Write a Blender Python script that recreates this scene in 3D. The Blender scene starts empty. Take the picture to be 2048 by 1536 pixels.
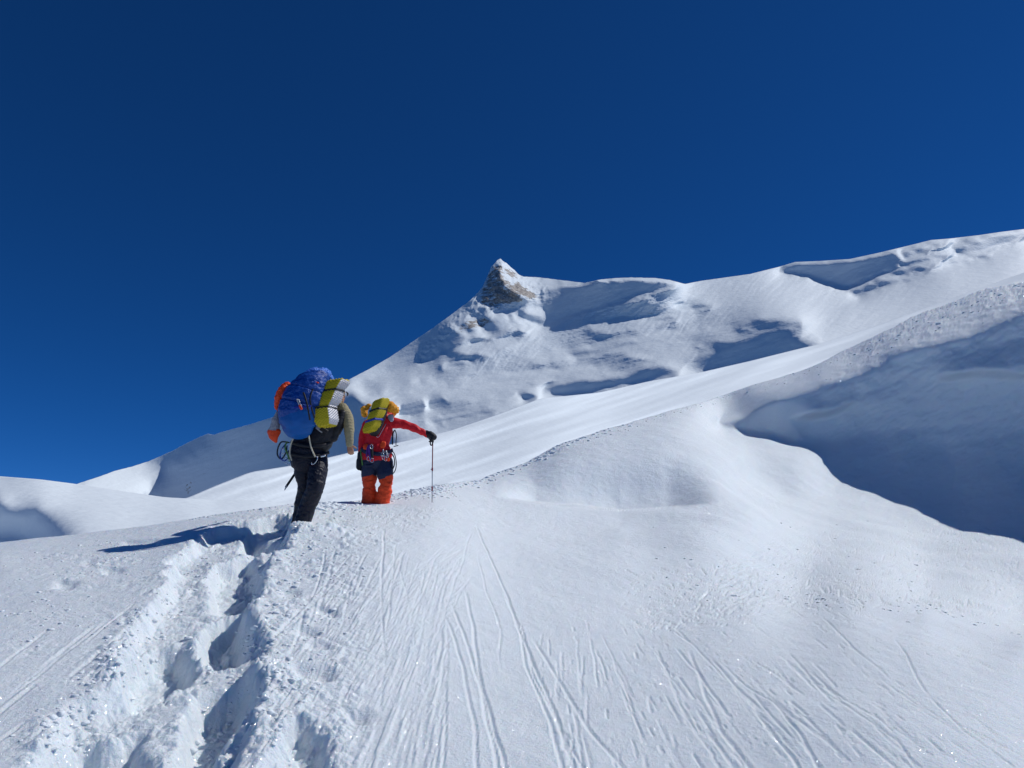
import bpy, bmesh, math, random
import numpy as np
from mathutils import Vector, Matrix

# ------------------------------------------------------------------ camera, sky, sun, exposure
C = bpy.context.scene.collection
SC = bpy.context.scene
FPX = 1518.0                       # focal length in pixels of the 2048 px wide photograph
PITCH = math.radians(15.0)
CAMZ = 1.6
cam_d = bpy.data.cameras.new('camera')
cam = bpy.data.objects.new('camera', cam_d); C.objects.link(cam)
cam_d.sensor_width = 36.0; cam_d.lens = 36.0 * FPX / 2048.0
cam_d.clip_start = 0.05; cam_d.clip_end = 20000
cam.location = (0, 0, CAMZ); cam.rotation_euler = (math.pi / 2 + PITCH, 0, 0)
SC.camera = cam
SC.render.resolution_x = 1024; SC.render.resolution_y = 768

SUN_AZ = math.radians(77.0)        # to the right of the view direction (+Y)
SUN_EL = math.radians(48.0)
SUN = np.array([math.sin(SUN_AZ) * math.cos(SUN_EL), math.cos(SUN_AZ) * math.cos(SUN_EL), math.sin(SUN_EL)])
ld = bpy.data.lights.new('sun', 'SUN'); ld.energy = 2.85; ld.angle = math.radians(0.5); ld.color = (1.0, 0.985, 0.96)
lo = bpy.data.objects.new('sun', ld); C.objects.link(lo)
lo.rotation_euler = Vector(-SUN).to_track_quat('-Z', 'Y').to_euler()

W = bpy.data.worlds.new('World'); SC.world = W; W.use_nodes = True
wn = W.node_tree; bg = wn.nodes['Background']
sky = wn.nodes.new('ShaderNodeTexSky'); sky.sky_type = 'NISHITA'; sky.sun_disc = False
sky.sun_elevation = SUN_EL; sky.sun_rotation = SUN_AZ
sky.altitude = 7000; sky.air_density = 0.9; sky.dust_density = 0.0; sky.ozone_density = 6.0
hs = wn.nodes.new('ShaderNodeHueSaturation'); hs.inputs['Saturation'].default_value = 1.22; hs.inputs['Hue'].default_value = 0.507; hs.inputs['Value'].default_value = 1.0
wn.links.new(sky.outputs[0], hs.inputs['Color']); wn.links.new(hs.outputs[0], bg.inputs[0])
bg.inputs[1].default_value = 0.085
SC.view_settings.view_transform = 'Standard'; SC.view_settings.look = 'None'
SC.view_settings.exposure = 0.15; SC.view_settings.gamma = 1.0

# ------------------------------------------------------------------ helpers
rng = np.random.default_rng(7)
random.seed(7)
CP, SP = math.cos(PITCH), math.sin(PITCH)

def world(x, y, r):
    u = (np.asarray(x, float) - 1024) / FPX; v = (768 - np.asarray(y, float)) / FPX; r = np.asarray(r, float)
    return np.stack([u * r, r * (CP - v * SP), CAMZ + r * (SP + v * CP)], -1)

_perm = rng.permutation(256).astype(np.int32); _perm = np.concatenate([_perm, _perm])
_g = np.linspace(0, 2 * np.pi, 256, endpoint=False); _gx = np.cos(_g).astype(np.float32); _gy = np.sin(_g).astype(np.float32)
def perlin(x, y):
    xi = np.floor(x).astype(np.int32); yi = np.floor(y).astype(np.int32)
    fx = (x - xi).astype(np.float32); fy = (y - yi).astype(np.float32)
    xi &= 255; yi &= 255
    u = fx * fx * fx * (fx * (fx * 6 - 15) + 10); v = fy * fy * fy * (fy * (fy * 6 - 15) + 10)
    def gr(ix, iy, dx, dy):
        h = _perm[_perm[ix & 255] + (iy & 255)]
        return _gx[h] * dx + _gy[h] * dy
    a = gr(xi, yi, fx, fy); b = gr(xi + 1, yi, fx - 1, fy)
    c = gr(xi, yi + 1, fx, fy - 1); d = gr(xi + 1, yi + 1, fx - 1, fy - 1)
    return ((a + u * (b - a)) + v * ((c + u * (d - c)) - (a + u * (b - a)))) * 1.5
def fbm(x, y, o=4, gain=.5, lac=2.03, ridged=False, billow=False):
    s = 0; a = 1.0; n = 0
    for i in range(o):
        p = perlin(x + 17.3 * i, y - 9.1 * i)
        if ridged: p = 1 - 2 * np.abs(p)
        if billow: p = 2 * np.abs(p) - .5
        s = s + a * p; n += a; a *= gain; x = x * lac; y = y * lac
    return s / n

def tps(pts):
    """thin-plate spline of 1/depth over the picture plane; a flat slope stays flat"""
    P = np.array(pts, float); X = P[:, :2] / 1000.0; q = 1 / P[:, 2]; n = len(P)
    d2 = ((X[:, None] - X[None]) ** 2).sum(-1)
    K = np.where(d2 > 0, .5 * d2 * np.log(d2 + 1e-20), 0) + np.eye(n) * 1e-5
    A = np.zeros((n + 3, n + 3)); A[:n, :n] = K; A[:n, n] = 1; A[:n, n + 1:] = X; A[n, :n] = 1; A[n + 1:, :n] = X.T
    w = np.linalg.solve(A, np.concatenate([q, np.zeros(3)]))
    def f(x, y):
        sh = np.shape(x); x = np.ravel(x) / 1000.; y = np.ravel(y) / 1000.
        o = w[n] + w[n + 1] * x + w[n + 2] * y
        for i in range(n):
            e = (x - X[i, 0]) ** 2 + (y - X[i, 1]) ** 2 + 1e-12
            o = o + w[i] * .5 * e * np.log(e)
        return o.reshape(sh)
    return f

def inpoly(X, Y, poly):
    m = np.zeros(X.shape, bool); n = len(poly)
    for i in range(n):
        x1, y1 = poly[i]; x2, y2 = poly[(i + 1) % n]
        if y1 == y2: continue
        c = ((y1 > Y) != (y2 > Y)) & (X < (x2 - x1) * (Y - y1) / (y2 - y1) + x1)
        m ^= c
    return m

def blur(a, s):
    """separable box blur run three times (about a gaussian of s cells)"""
    r = max(1, int(round(s))); k = 2 * r + 1
    for _ in range(3):
        for ax in (0, 1):
            p = np.pad(a, [(r + 1, r) if i == ax else (0, 0) for i in (0, 1)], mode='edge')
            c = np.cumsum(p, ax, dtype=np.float64)
            a = ((c[k:] - c[:-k]) if ax == 0 else (c[:, k:] - c[:, :-k])) / k
    return a

def sample(a, i, j):
    """bilinear: i row, j column, float"""
    i = np.clip(i, 0, a.shape[0] - 1.001); j = np.clip(j, 0, a.shape[1] - 1.001)
    i0 = i.astype(int); j0 = j.astype(int); fi = i - i0; fj = j - j0
    return (a[i0, j0] * (1 - fi) + a[i0 + 1, j0] * fi) * (1 - fj) + (a[i0, j0 + 1] * (1 - fi) + a[i0 + 1, j0 + 1] * fi) * fj

def sstep(a, b, x):
    t = np.clip((x - a) / (b - a), 0, 1); return t * t * (3 - 2 * t)

def grid_mesh(name, P, mat, attrs=None, smooth=True):
    """P: rows x cols x 3"""
    R, K = P.shape[:2]
    me = bpy.data.meshes.new(name)
    me.vertices.add(R * K); me.vertices.foreach_set('co', P.astype(np.float32).ravel())
    idx = np.arange(R * K, dtype=np.int32).reshape(R, K)
    f = np.stack([idx[:-1, :-1], idx[:-1, 1:], idx[1:, 1:], idx[1:, :-1]], -1).reshape(-1, 4)
    n = len(f)
    me.loops.add(n * 4); me.loops.foreach_set('vertex_index', f.ravel())
    me.polygons.add(n); me.polygons.foreach_set('loop_start', np.arange(0, n * 4, 4, dtype=np.int32))
    me.polygons.foreach_set('loop_total', np.full(n, 4, np.int32))
    me.update(calc_edges=True)
    me.polygons.foreach_set('use_smooth', np.ones(n, bool))
    for k, v in (attrs or {}).items():
        at = me.attributes.new(k, 'FLOAT', 'POINT'); at.data.foreach_set('value', v.astype(np.float32).ravel())
    me.materials.append(mat)
    o = bpy.data.objects.new(name, me); C.objects.link(o)
    return o

def poisson(w0, Gx, Gy, lam):
    """least-squares surface whose gradient is (Gx, Gy) [per cell], held softly to w0"""
    R, K = w0.shape
    div = np.zeros((R, K))
    gx = Gx[:, :-1]; gy = Gy[:-1]
    div[:, :-1] += gx; div[:, 1:] -= gx; div[:-1] += gy; div[1:] -= gy
    def dct(a, ax):
        n = a.shape[ax]; b = np.concatenate([a, np.flip(a, ax)], ax)
        f = np.fft.rfft(b, axis=ax); k = np.arange(n); sh = [1, 1]; sh[ax] = n
        return np.real(np.take(f, k, ax) * np.exp(-1j * np.pi * k / (2 * n)).reshape(sh))
    def idct(a, ax):
        n = a.shape[ax]; k = np.arange(n); sh = [1, 1]; sh[ax] = n
        f = a * np.exp(1j * np.pi * k / (2 * n)).reshape(sh)
        z = np.zeros_like(np.take(f, [0], ax)); f = np.concatenate([f, z], ax)
        return np.take(np.fft.irfft(f, 2 * n, axis=ax), k, ax)
    rhs = dct(dct(lam * w0 - (-(-div)) * -1 * -1, 0), 1)
    k1 = 2 - 2 * np.cos(np.pi * np.arange(R) / R); k2 = 2 - 2 * np.cos(np.pi * np.arange(K) / K)
    s = rhs / (lam + k1[:, None] + k2[None])
    return idct(idct(s, 0), 1)

# ------------------------------------------------------------------ materials
def new_mat(name):
    m = bpy.data.materials.new(name); m.use_nodes = True
    return m, m.node_tree, m.node_tree.nodes['Principled BSDF']
def N(nt, t, **kw):
    n = nt.nodes.new(t)
    for k, v in kw.items():
        if k in ('ins',):
            for a, b in v.items(): n.inputs[a].default_value = b
        else: setattr(n, k, v)
    return n
def snow_mat(name, base=(.76, .83, .875), bumps=((30, .004),), sparkle=0.0, rock=False, rockscale=.05):
    m, nt, b = new_mat(name); L = nt.links.new
    b.inputs['Roughness'].default_value = .7; b.inputs['Specular IOR Level'].default_value = .25
    if sparkle:
        b.inputs['Subsurface Weight'].default_value = .5; b.inputs['Subsurface Radius'].default_value = (.35, .7, 1.0); b.inputs['Subsurface Scale'].default_value = .06
    tc = N(nt, 'ShaderNodeTexCoord')
    prev = None
    for sc, amp in bumps:
        t = N(nt, 'ShaderNodeTexNoise'); t.inputs['Scale'].default_value = sc; t.inputs['Detail'].default_value = 4; t.inputs['Roughness'].default_value = .62
        L(tc.outputs['Object'], t.inputs['Vector'])
        bp = N(nt, 'ShaderNodeBump'); bp.inputs['Strength'].default_value = 1; bp.inputs['Distance'].default_value = amp
        L(t.outputs[0], bp.inputs['Height'])
        if prev: L(prev.outputs[0], bp.inputs['Normal'])
        prev = bp
    L(prev.outputs[0], b.inputs['Normal'])
    n2 = N(nt, 'ShaderNodeTexNoise'); n2.inputs['Scale'].default_value = bumps[0][0] * .12; n2.inputs['Detail'].default_value = 5
    L(tc.outputs['Object'], n2.inputs['Vector'])
    mr = N(nt, 'ShaderNodeMix', data_type='RGBA')
    mr.inputs[6].default_value = (*[c * .965 for c in base], 1); mr.inputs[7].default_value = (*[min(1, c * 1.03) for c in base], 1)
    L(n2.outputs[0], mr.inputs[0]); col = mr.outputs[2]
    if rock:
        at = N(nt, 'ShaderNodeAttribute', attribute_name='rock')
        n3 = N(nt, 'ShaderNodeTexNoise'); n3.inputs['Scale'].default_value = rockscale; n3.inputs['Detail'].default_value = 6; n3.inputs['Roughness'].default_value = .7
        mp = N(nt, 'ShaderNodeMapping'); mp.inputs['Scale'].default_value = (1, 1, 2.2); mp.inputs['Rotation'].default_value = (0, .4, 0)
        L(tc.outputs['Object'], mp.inputs[0]); L(mp.outputs[0], n3.inputs['Vector'])
        ad = N(nt, 'ShaderNodeMath', operation='ADD'); L(at.outputs['Fac'], ad.inputs[0]); L(n3.outputs[0], ad.inputs[1])
        rp = N(nt, 'ShaderNodeMapRange'); rp.inputs[1].default_value = .99; rp.inputs[2].default_value = 1.06
        L(ad.outputs[0], rp.inputs[0])
        n4 = N(nt, 'ShaderNodeTexNoise'); n4.inputs['Scale'].default_value = rockscale * 2.3; n4.inputs['Detail'].default_value = 5
        L(mp.outputs[0], n4.inputs['Vector'])
        rc = N(nt, 'ShaderNodeValToRGB')
        rc.color_ramp.elements[0].position = .35; rc.color_ramp.elements[0].color = (.17, .16, .155, 1)
        rc.color_ramp.elements[1].position = .68; rc.color_ramp.elements[1].color = (.52, .47, .42, 1)
        L(n4.outputs[0], rc.inputs[0])
        m2 = N(nt, 'ShaderNodeMix', data_type='RGBA'); L(rp.outputs[0], m2.inputs[0]); L(col, m2.inputs[6]); L(rc.outputs[0], m2.inputs[7]); col = m2.outputs[2]
    L(col, b.inputs['Base Color'])
    if sparkle:
        v = N(nt, 'ShaderNodeTexVoronoi'); v.inputs['Scale'].default_value = sparkle
        L(tc.outputs['Object'], v.inputs['Vector'])
        sx = N(nt, 'ShaderNodeVectorMath', operation='SUBTRACT'); L(v.outputs['Color'], sx.inputs[0]); sx.inputs[1].default_value = (.5, .5, .5)
        nn = N(nt, 'ShaderNodeVectorMath', operation='NORMALIZE'); L(sx.outputs[0], nn.inputs[0])
        gl = N(nt, 'ShaderNodeBsdfGlossy'); gl.inputs['Roughness'].default_value = .16; gl.inputs['Color'].default_value = (1, 1, 1, 1)
        L(nn.outputs[0], gl.inputs['Normal'])
        # only the small middle of a cell is a crystal face
        ms = N(nt, 'ShaderNodeMath', operation='LESS_THAN'); ms.inputs[1].default_value = .34; L(v.outputs['Distance'], ms.inputs[0])
        sp = N(nt, 'ShaderNodeSeparateColor'); L(v.outputs['Color'], sp.inputs[0])
        m1 = N(nt, 'ShaderNodeMath', operation='GREATER_THAN'); m1.inputs[1].default_value = .55; L(sp.outputs[2], m1.inputs[0])
        mu = N(nt, 'ShaderNodeMath', operation='MULTIPLY'); L(ms.outputs[0], mu.inputs[0]); L(m1.outputs[0], mu.inputs[1])
        mk = N(nt, 'ShaderNodeMath', operation='MULTIPLY'); L(mu.outputs[0], mk.inputs[0]); mk.inputs[1].default_value = .5
        mx = N(nt, 'ShaderNodeMixShader'); L(mk.outputs[0], mx.inputs[0]); L(b.outputs[0], mx.inputs[1]); L(gl.outputs[0], mx.inputs[2])
        L(mx.outputs[0], nt.nodes['Material Output'].inputs[0])
    return m

M_near = snow_mat('near_snow', bumps=((7, .018), (50, .008), (200, .003)), sparkle=560)
M_clod = snow_mat('crumb_snow', base=(.80, .86, .90), bumps=((60, .006), (200, .002)))
M_mid = snow_mat('mid_snow', bumps=((.25, .10), (2, .03)))
M_far = snow_mat('far_snow', bumps=((.035, 1.1), (.16, .4)), rock=True, rockscale=.12)

# ------------------------------------------------------------------ near slope: where its parts stand
crestA = np.array([(-500, 1150), (-300, 1125), (0, 1085), (150, 1069), (300, 1050), (440, 1028), (580, 1008), (640, 1004), (720, 1001), (800, 985), (870, 970),
    (960, 958), (1050, 925), (1130, 885), (1200, 862), (1300, 832), (1400, 806), (1500, 772), (1600, 742), (1640, 725), (1700, 695), (1760, 668), (1830, 632), (1900, 606),
    (1960, 582), (2048, 563), (2300, 490), (2800, 360)], float)
def line(p, d=60):
    p = np.array(p, float); n = max(2, int((p[-1, 0] - p[0, 0]) / d)); x = np.linspace(p[0, 0], p[-1, 0], n)
    return [(a, float(np.interp(a, p[:, 0], p[:, 1])), float(np.interp(a, p[:, 0], p[:, 2]))) for a in x]
ctlA = [(-500,1640,3.0),(-300,1640,2.9),(0,1640,2.85),(500,1640,2.8),(1024,1640,2.79),(1500,1640,2.8),(2048,1640,3.0),(2500,1640,3.3),
 (-500,1450,3.9),(-300,1450,3.7),(0,1450,3.65),(500,1450,3.55),(1024,1450,3.6),(1500,1450,3.65),(2048,1450,4.05),(2500,1450,4.9),
 (-300,1300,4.8),(0,1300,4.65),(500,1300,4.5),(1024,1300,4.67),(1500,1300,4.85),(1800,1300,5.2),(2048,1330,5.4),
 (-300,1200,6.3),(0,1200,6.0),(500,1200,5.6),(1024,1200,5.75),(1300,1200,6.0),(1500,1220,6.0),(1700,1225,6.6),(1850,1235,6.9),(2048,1290,6.3),(2500,1400,6.2),
 (1300,1150,6.8),(1600,1180,8.8),(1850,1190,10.0),(2048,1250,9.2),(2500,1350,8.6),
 (0,1120,7.7),(300,1120,7.3),(600,1120,6.9),(1024,1120,7.1),(1300,1110,7.7),(1500,1110,9.8),(1800,1110,15),(2048,1150,15),(2500,1200,14.5),
 (0,1085,9.2),(-300,1125,9.5),(-500,1150,9.7),(300,1050,9.4),(440,1028,9.6),(580,1008,10.2),(720,1001,11.3),(800,985,12.3),(870,970,13.4),(960,958,15),
 (580,1040,8.6),(720,1030,9.3),(870,1000,10.8),(1060,1040,9.0),(1240,1055,9.0),(1400,1060,9.6),
 (1240,1050,9.3),(1400,1050,10.1),(1500,1020,13.4),
 (1240,925,16.6),(1330,905,18.4),(1420,890,21.5), (1500,920,20.5),(1480,960,17.6),(1560,985,19.0),(1560,940,21.5),
 (2048,1086,19.5),(2300,1110,19),(2500,1120,19),(1950,1080,19.8),(1850,1050,21),(1790,1020,22.5),(1760,985,24.5),(1660,992,22.4),(1600,930,24),(1585,884,26),(1500,868,25.5),
 (1700,900,27),(1800,900,27.2),(1950,950,26),(2048,1000,24),(2500,1000,24),(1750,850,28.8),(1900,850,28.6),(2048,850,28),(1800,960,26.0),(2048,760,28.6),(1900,780,29.2),(2500,800,26),
 (2500,500,28.4),(2273,565,28.6),(2130,606,29.2),(2010,645,29.8),(1860,692,30.4),(1770,725,30.8),(1650,765,31.6),(1560,802,31.6),(1440,845,28.6),
 (2500,450,38),(2800,360,40),(2300,490,40),(2048,563,41),(1900,606,42),(1830,632,42),(1700,695,41),(1600,742,39),(1500,772,36),(1400,806,32),(1300,832,28.5),(1200,862,23.5),(1130,885,20.2),(1050,925,17)]
fA = tps(ctlA)

class Field:
    def __init__(s, f, x0, x1, y0, y1, st, rmax=5000, rmin=1):
        s.x0, s.y0, s.st, s.f = x0, y0, st, f
        s.X, s.Y = np.meshgrid(np.arange(x0, x1, st), np.arange(y0, y1, st))
        s.w0 = np.log(np.clip(f(s.X, s.Y), 1 / rmax, 1 / rmin)); s.cell = st / FPX
        s.Gx = np.zeros_like(s.w0); s.Gy = np.zeros_like(s.w0)
        s.Gx[:, :-1] = np.diff(s.w0, axis=1); s.Gy[:-1] = np.diff(s.w0, axis=0)
        s.M = np.zeros_like(s.w0)
        s.jx = fbm(s.X / 40, s.Y / 40, 4) * 6; s.jy = fbm(s.X / 40 + 40, s.Y / 40, 4) * 6
    def mask(s, poly, soft, j):
        m = inpoly(s.X + j * s.jx, s.Y + j * s.jy, poly).astype(float)
        return blur(m, soft) if soft else m
    def patch(s, poly, a, b, soft=1, k=1., j=1.):
        m = s.mask(poly, soft, j) * k
        s.Gx = s.Gx * (1 - m) + m * a * s.cell; s.Gy = s.Gy * (1 - m) - m * b * s.cell
        s.M = np.maximum(s.M, m)
    def noise(s, n, keep=1.0):
        k = 1 - (1 - keep) * s.M
        s.Gx[:, :-1] += np.diff(n, axis=1) * k[:, :-1]; s.Gy[:-1] += np.diff(n, axis=0) * k[:-1]
    def solve(s, L, it=10):
        Tx, Ty = s.Gx.copy(), s.Gy.copy(); Ax, Ay = Tx.copy(), Ty.copy()
        for k in range(it):
            s.w = poisson(s.w0, Ax, Ay, 1 / L ** 2)
            if k == it - 1: break
            gx_ = np.zeros_like(Ax); gx_[:, :-1] = np.diff(s.w, axis=1); gy_ = np.zeros_like(Ay); gy_[:-1] = np.diff(s.w, axis=0)
            Ax = Ax + 1.8 * s.M * (Tx - gx_); Ay = Ay + 1.8 * s.M * (Ty - gy_)
        s.d = s.w - s.w0; return s
    def delta(s, X, Y): return sample(s.d, (Y - s.y0) / s.st, (X - s.x0) / s.st)
FA = Field(fA, 300, 2804, 340, 1660, 3, 60, 2)
FA.patch([(1020,950),(1060,930),(1200,890),(1340,880),(1430,905),(1440,960),(1380,1000),(1250,1014),(1060,1000),(1020,990)], .6, -1.35, 10, .9, 0)
FA.patch([(1500,920),(1590,905),(1615,955),(1600,985),(1520,975)], 1.2, -2.2, 5, .9, 0)
FA.patch([(1433,858),(1440,842),(1480,832),(1540,802),(1570,800),(1610,880),(1585,886),(1540,868),(1480,862)], 2, -.3, 1, 1, .3)
FA.patch([(1540,806),(1560,798),(1600,780),(1650,762),(1710,745),(1765,728),(1785,706),(1860,690),(1930,670),(2010,640),(2048,625),(2300,530),(2800,380),(2800,700),(2300,830),(2048,850),(1750,860),(1600,880)], 1.2, -.15, 1.5, 1, .5)
FA.patch([(1600,812),(1620,800),(1680,788),(1712,785),(1700,800),(1650,822)], 0, -1.2, 1.5, .7, .5)
FA.patch([(1730,795),(1760,772),(1810,755),(1800,770),(1750,790)], 0, -1.2, 1.5, .7, .5)
FA.patch([(1880,745),(1900,715),(1980,690),(2080,660),(2080,720),(1990,735),(1900,748)], .2, -1.5, 3, .9, .5)
FA.patch([(1875,750),(1960,738),(2048,748),(2200,742),(2200,752),(2048,760),(1960,750),(1890,760)], .6, 3.0, 1, 1, .4)
FA.patch([(1585,836),(1620,824),(1660,818),(1712,800),(1712,806),(1665,828),(1620,836)], .4, 3.5, .6, 1, .3)
FA.patch([(1640,940),(1720,915),(1860,900),(1900,925),(1850,955),(1760,962)], .1, -2.2, 5, .7, .3)
FA.patch([(1880,1110),(2048,1130),(2400,1180),(2400,1230),(2048,1200),(1850,1160)], .5, -2.2, 7, .6, 0)
FA.patch([(1300,1062),(1450,1090),(1600,1100),(1600,1140),(1450,1150),(1330,1110)], .4, -3.2, 9, .6, 0)
_n = .0045 * fbm(FA.X / 50, (FA.Y + .35 * FA.X) / 26, 4, .5) * sstep(1560, 1700, FA.X) * sstep(1080, 1000, FA.Y)
FA.noise(_n)
FA.solve(140)

# plan map of the near slope, 1 cm cells: trench, footprints, ski and slide marks, broken snow
PX0, PX1, PY0, PY1, PR = -10.0, 14.0, 2.2, 22.0, .011
pnx = int((PX1 - PX0) / PR); pny = int((PY1 - PY0) / PR)
plan = np.zeros((pny, pnx)); rough = np.zeros((pny, pnx))
def to_plan(pts):
    p = np.array(pts, float); w = world(p[:, 0], p[:, 1], 1 / fA(p[:, 0], p[:, 1])); return w[:, :2]
gx, gy = np.meshgrid(PX0 + PR * np.arange(pnx), PY0 + PR * np.arange(pny))
gx = gx.astype(np.float32); gy = gy.astype(np.float32)
wx = fbm(gx * 2.2, gy * 2.2, 4) ; wy = fbm(gx * 2.2 + 31, gy * 2.2 + 7, 4)
def window(poly, pad):
    x0, y0 = poly.min(0) - pad; x1, y1 = poly.max(0) + pad
    j0 = max(0, int((x0 - PX0) / PR)); j1 = min(pnx, int((x1 - PX0) / PR) + 1); i0 = max(0, int((y0 - PY0) / PR)); i1 = min(pny, int((y1 - PY0) / PR) + 1)
    return slice(i0, i1), slice(j0, j1)
def poly_mask(pts, warp, soft, pad=.5):
    p = to_plan(pts); s = window(p, pad)
    m = inpoly(gx[s] + warp * wx[s], gy[s] + warp * wy[s], [tuple(q) for q in p]).astype(float)
    return s, blur(m, soft / PR)
def carve(pts, depth, warp=.1, soft=.025):
    s, m = poly_mask(pts, warp, soft); plan[s] -= depth * m
def roughen(pts, amt, soft=.2):
    s, m = poly_mask(pts, .3, soft, 1.0); rough[s] = np.maximum(rough[s], amt * m)

trough = [(492,1030),(430,1042),(350,1105),(342,1165),(272,1240),(258,1330),(140,1385),(90,1470),(60,1640),(330,1640),(400,1540),(500,1410),(515,1300),(500,1200),(530,1100),(590,1045)]
carve(trough, .15, .15, .035)
holes = [([(440,1085),(505,1062),(525,1100),(505,1150),(480,1170),(430,1165),(430,1120)], .22),
 ([(425,1190),(495,1175),(495,1215),(480,1258),(430,1264),(410,1235)], .24),
 ([(500,1285),(515,1330),(500,1370),(455,1385),(425,1430),(370,1480),(352,1460),(372,1400),(390,1340),(430,1300)], .22),
 ([(330,1228),(372,1222),(382,1290),(340,1312),(290,1332),(262,1322),(275,1260)], .18),
 ([(120,1440),(170,1402),(240,1397),(288,1372),(288,1430),(262,1560),(150,1620),(100,1520)], .22),
 ([(575,1400),(622,1388),(654,1440),(648,1500),(610,1515),(572,1480)], .17),
 ([(330,1480),(400,1470),(470,1500),(490,1560),(440,1610),(340,1600)], .12),
 ([(490,1060),(500,1030),(560,1018),(585,1020),(580,1045),(530,1062)], .22),
 ([(600,1285),(650,1290),(665,1305),(640,1318),(605,1308)], .06), ([(590,1215),(640,1220),(640,1236),(598,1232)], .05),
 ([(690,1352),(740,1360),(735,1380),(700,1376)], .05), ([(610,1245),(660,1250),(650,1262),(615,1260)], .04),
 ([(560,1150),(600,1155),(596,1168),(562,1165)], .04), ([(640,1180),(680,1184),(676,1194),(642,1192)], .035),
 ([(110,1145),(150,1148),(146,1160),(108,1158)], .045), ([(210,1120),(250,1118),(250,1128),(212,1130)], .04),
 ([(160,1108),(180,1106),(178,1116),(158,1117)], .03), ([(255,1068),(320,1066),(318,1074),(258,1076)], .035)]
for h, d in holes: carve(h, d * .85, .11, .022)
roughen([(600,1000),(420,1035),(330,1100),(250,1210),(120,1360),(20,1640),(560,1640),(690,1480),(700,1300),(720,1150),(800,1040),(820,1000)], 1.0)
roughen([(560,1060),(720,1010),(900,985),(900,1000),(760,1060),(700,1180),(560,1200)], .8)
roughen([(80,1100),(150,1085),(300,1090),(300,1160),(120,1180),(70,1150)], .55, .1)
roughen([(0,1190),(110,1180),(260,1230),(240,1330),(60,1420),(-60,1400)], .35)
# crumbly lumps
lump = fbm(gx * 7.5 + .6 * wx, gy * 7.5 + .6 * wy, 4, .55, billow=True)
lump2 = fbm(gx * 2.6 + 5, gy * 2.6 + 5, 3, .5)
edge = np.abs(np.gradient(blur(plan, 3), axis=1)) + np.abs(np.gradient(blur(plan, 3), axis=0))
edge = np.clip(blur(edge, 5) * 60, 0, 1)
sel = np.clip(lump2 * 1.6 + .55, 0.12, 1)
lump3 = fbm(gx * 22, gy * 22, 3, .6, billow=True)
plan += rough * sel * (lump * .04 + lump3 * .010) + edge * (lump * .03 + lump3 * .012)
# raised crumbled rim round the trench
plan += .035 * edge * np.clip(lump2 + .4, 0, 1)

def stroke(pts, depth, width, rim=.35, wig=.03, px=True, beads=0.0):
    width = max(.008, width * .42)
    p = to_plan(pts) if px else np.array(pts, float)
    L = np.r_[0, np.cumsum(np.hypot(*np.diff(p, axis=0).T))]; n = max(4, int(L[-1] / .04))
    t = np.linspace(0, L[-1], n); X = np.interp(t, L, p[:, 0]); Y = np.interp(t, L, p[:, 1])
    ph = random.uniform(0, 100); s = np.linspace(0, L[-1], n)
    X = X + wig * fbm(s * .9 + ph, s * 0 + ph, 3); Y = Y + wig * .5 * fbm(s * .9 + ph + 50, s * 0 + ph, 3)
    taper = np.clip(np.minimum(t, L[-1] - t) / (.12 * L[-1] + 1e-6), 0, 1) * (1 + .5 * fbm(s * 3 + ph, s * 0, 2))
    if beads: taper = taper * (np.sin(s * 6.28 / beads + ph + 2 * fbm(s, s * 0, 2)) > .1)
    K = 7
    for a in range(0, n - 1, K):
        seg = slice(a, min(n, a + K + 1)); q = np.stack([X[seg], Y[seg]], 1)
        sl = window(q, width * 3.2); gxx = gx[sl]; gyy = gy[sl]
        if gxx.size == 0: continue
        best = np.full(gxx.shape, 1e9); tp = np.zeros(gxx.shape)
        for k in range(len(q) - 1):
            d = q[k + 1] - q[k]; l2 = (d ** 2).sum() + 1e-12
            tt = np.clip(((gxx - q[k, 0]) * d[0] + (gyy - q[k, 1]) * d[1]) / l2, 0 if k or a == 0 else 0, 1)
            dd = np.hypot(gxx - q[k, 0] - tt * d[0], gyy - q[k, 1] - tt * d[1])
            m = dd < best; best = np.where(m, dd, best); tp = np.where(m, taper[a + k], tp)
        z = best / width
        h = (-np.exp(-z * z) + rim * np.exp(-((z - 1.6) / .6) ** 2)) * depth * .56 * tp
        o = strokes[sl]; strokes[sl] = np.where(np.abs(h) > np.abs(o), h, o)
strokes = np.zeros((pny, pnx))
# the long marks one can single out
stroke([(950,1000),(985,1050),(1010,1105),(1035,1170),(1070,1250),(1110,1340),(1150,1440),(1180,1560)], .02, .028)
stroke([(955,1040),(975,1110),(1000,1180),(1005,1260)], .010, .02)
stroke([(1005,1100),(1035,1160),(1050,1240),(1070,1290),(1100,1360),(1130,1460),(1190,1600)], .018, .025)
stroke([(1040,1150),(1050,1200),(1065,1260),(1100,1330),(1130,1390),(1190,1480),(1240,1600)], .014, .022)
stroke([(1060,1180),(1120,1270),(1180,1370),(1260,1460),(1340,1560)], .014, .03)
stroke([(930,1110),(950,1210),(965,1300),(985,1400),(1000,1520),(1015,1620)], .018, .03)
stroke([(900,1130),(940,1220),(970,1320),(1000,1420),(1025,1560)], .018, .028)
stroke([(880,1140),(930,1260),(950,1380),(965,1500),(970,1620)], .014, .026)
stroke([(945,1010),(905,1120),(880,1200),(840,1290),(820,1380)], .010, .022)
stroke([(770,1030),(765,1150),(770,1250),(765,1340),(745,1460),(740,1600)], .018, .026)
stroke([(795,1050),(785,1130),(775,1210),(770,1300)], .014, .022)
stroke([(800,1090),(830,1190),(835,1300),(825,1400)], .012, .02)
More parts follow.
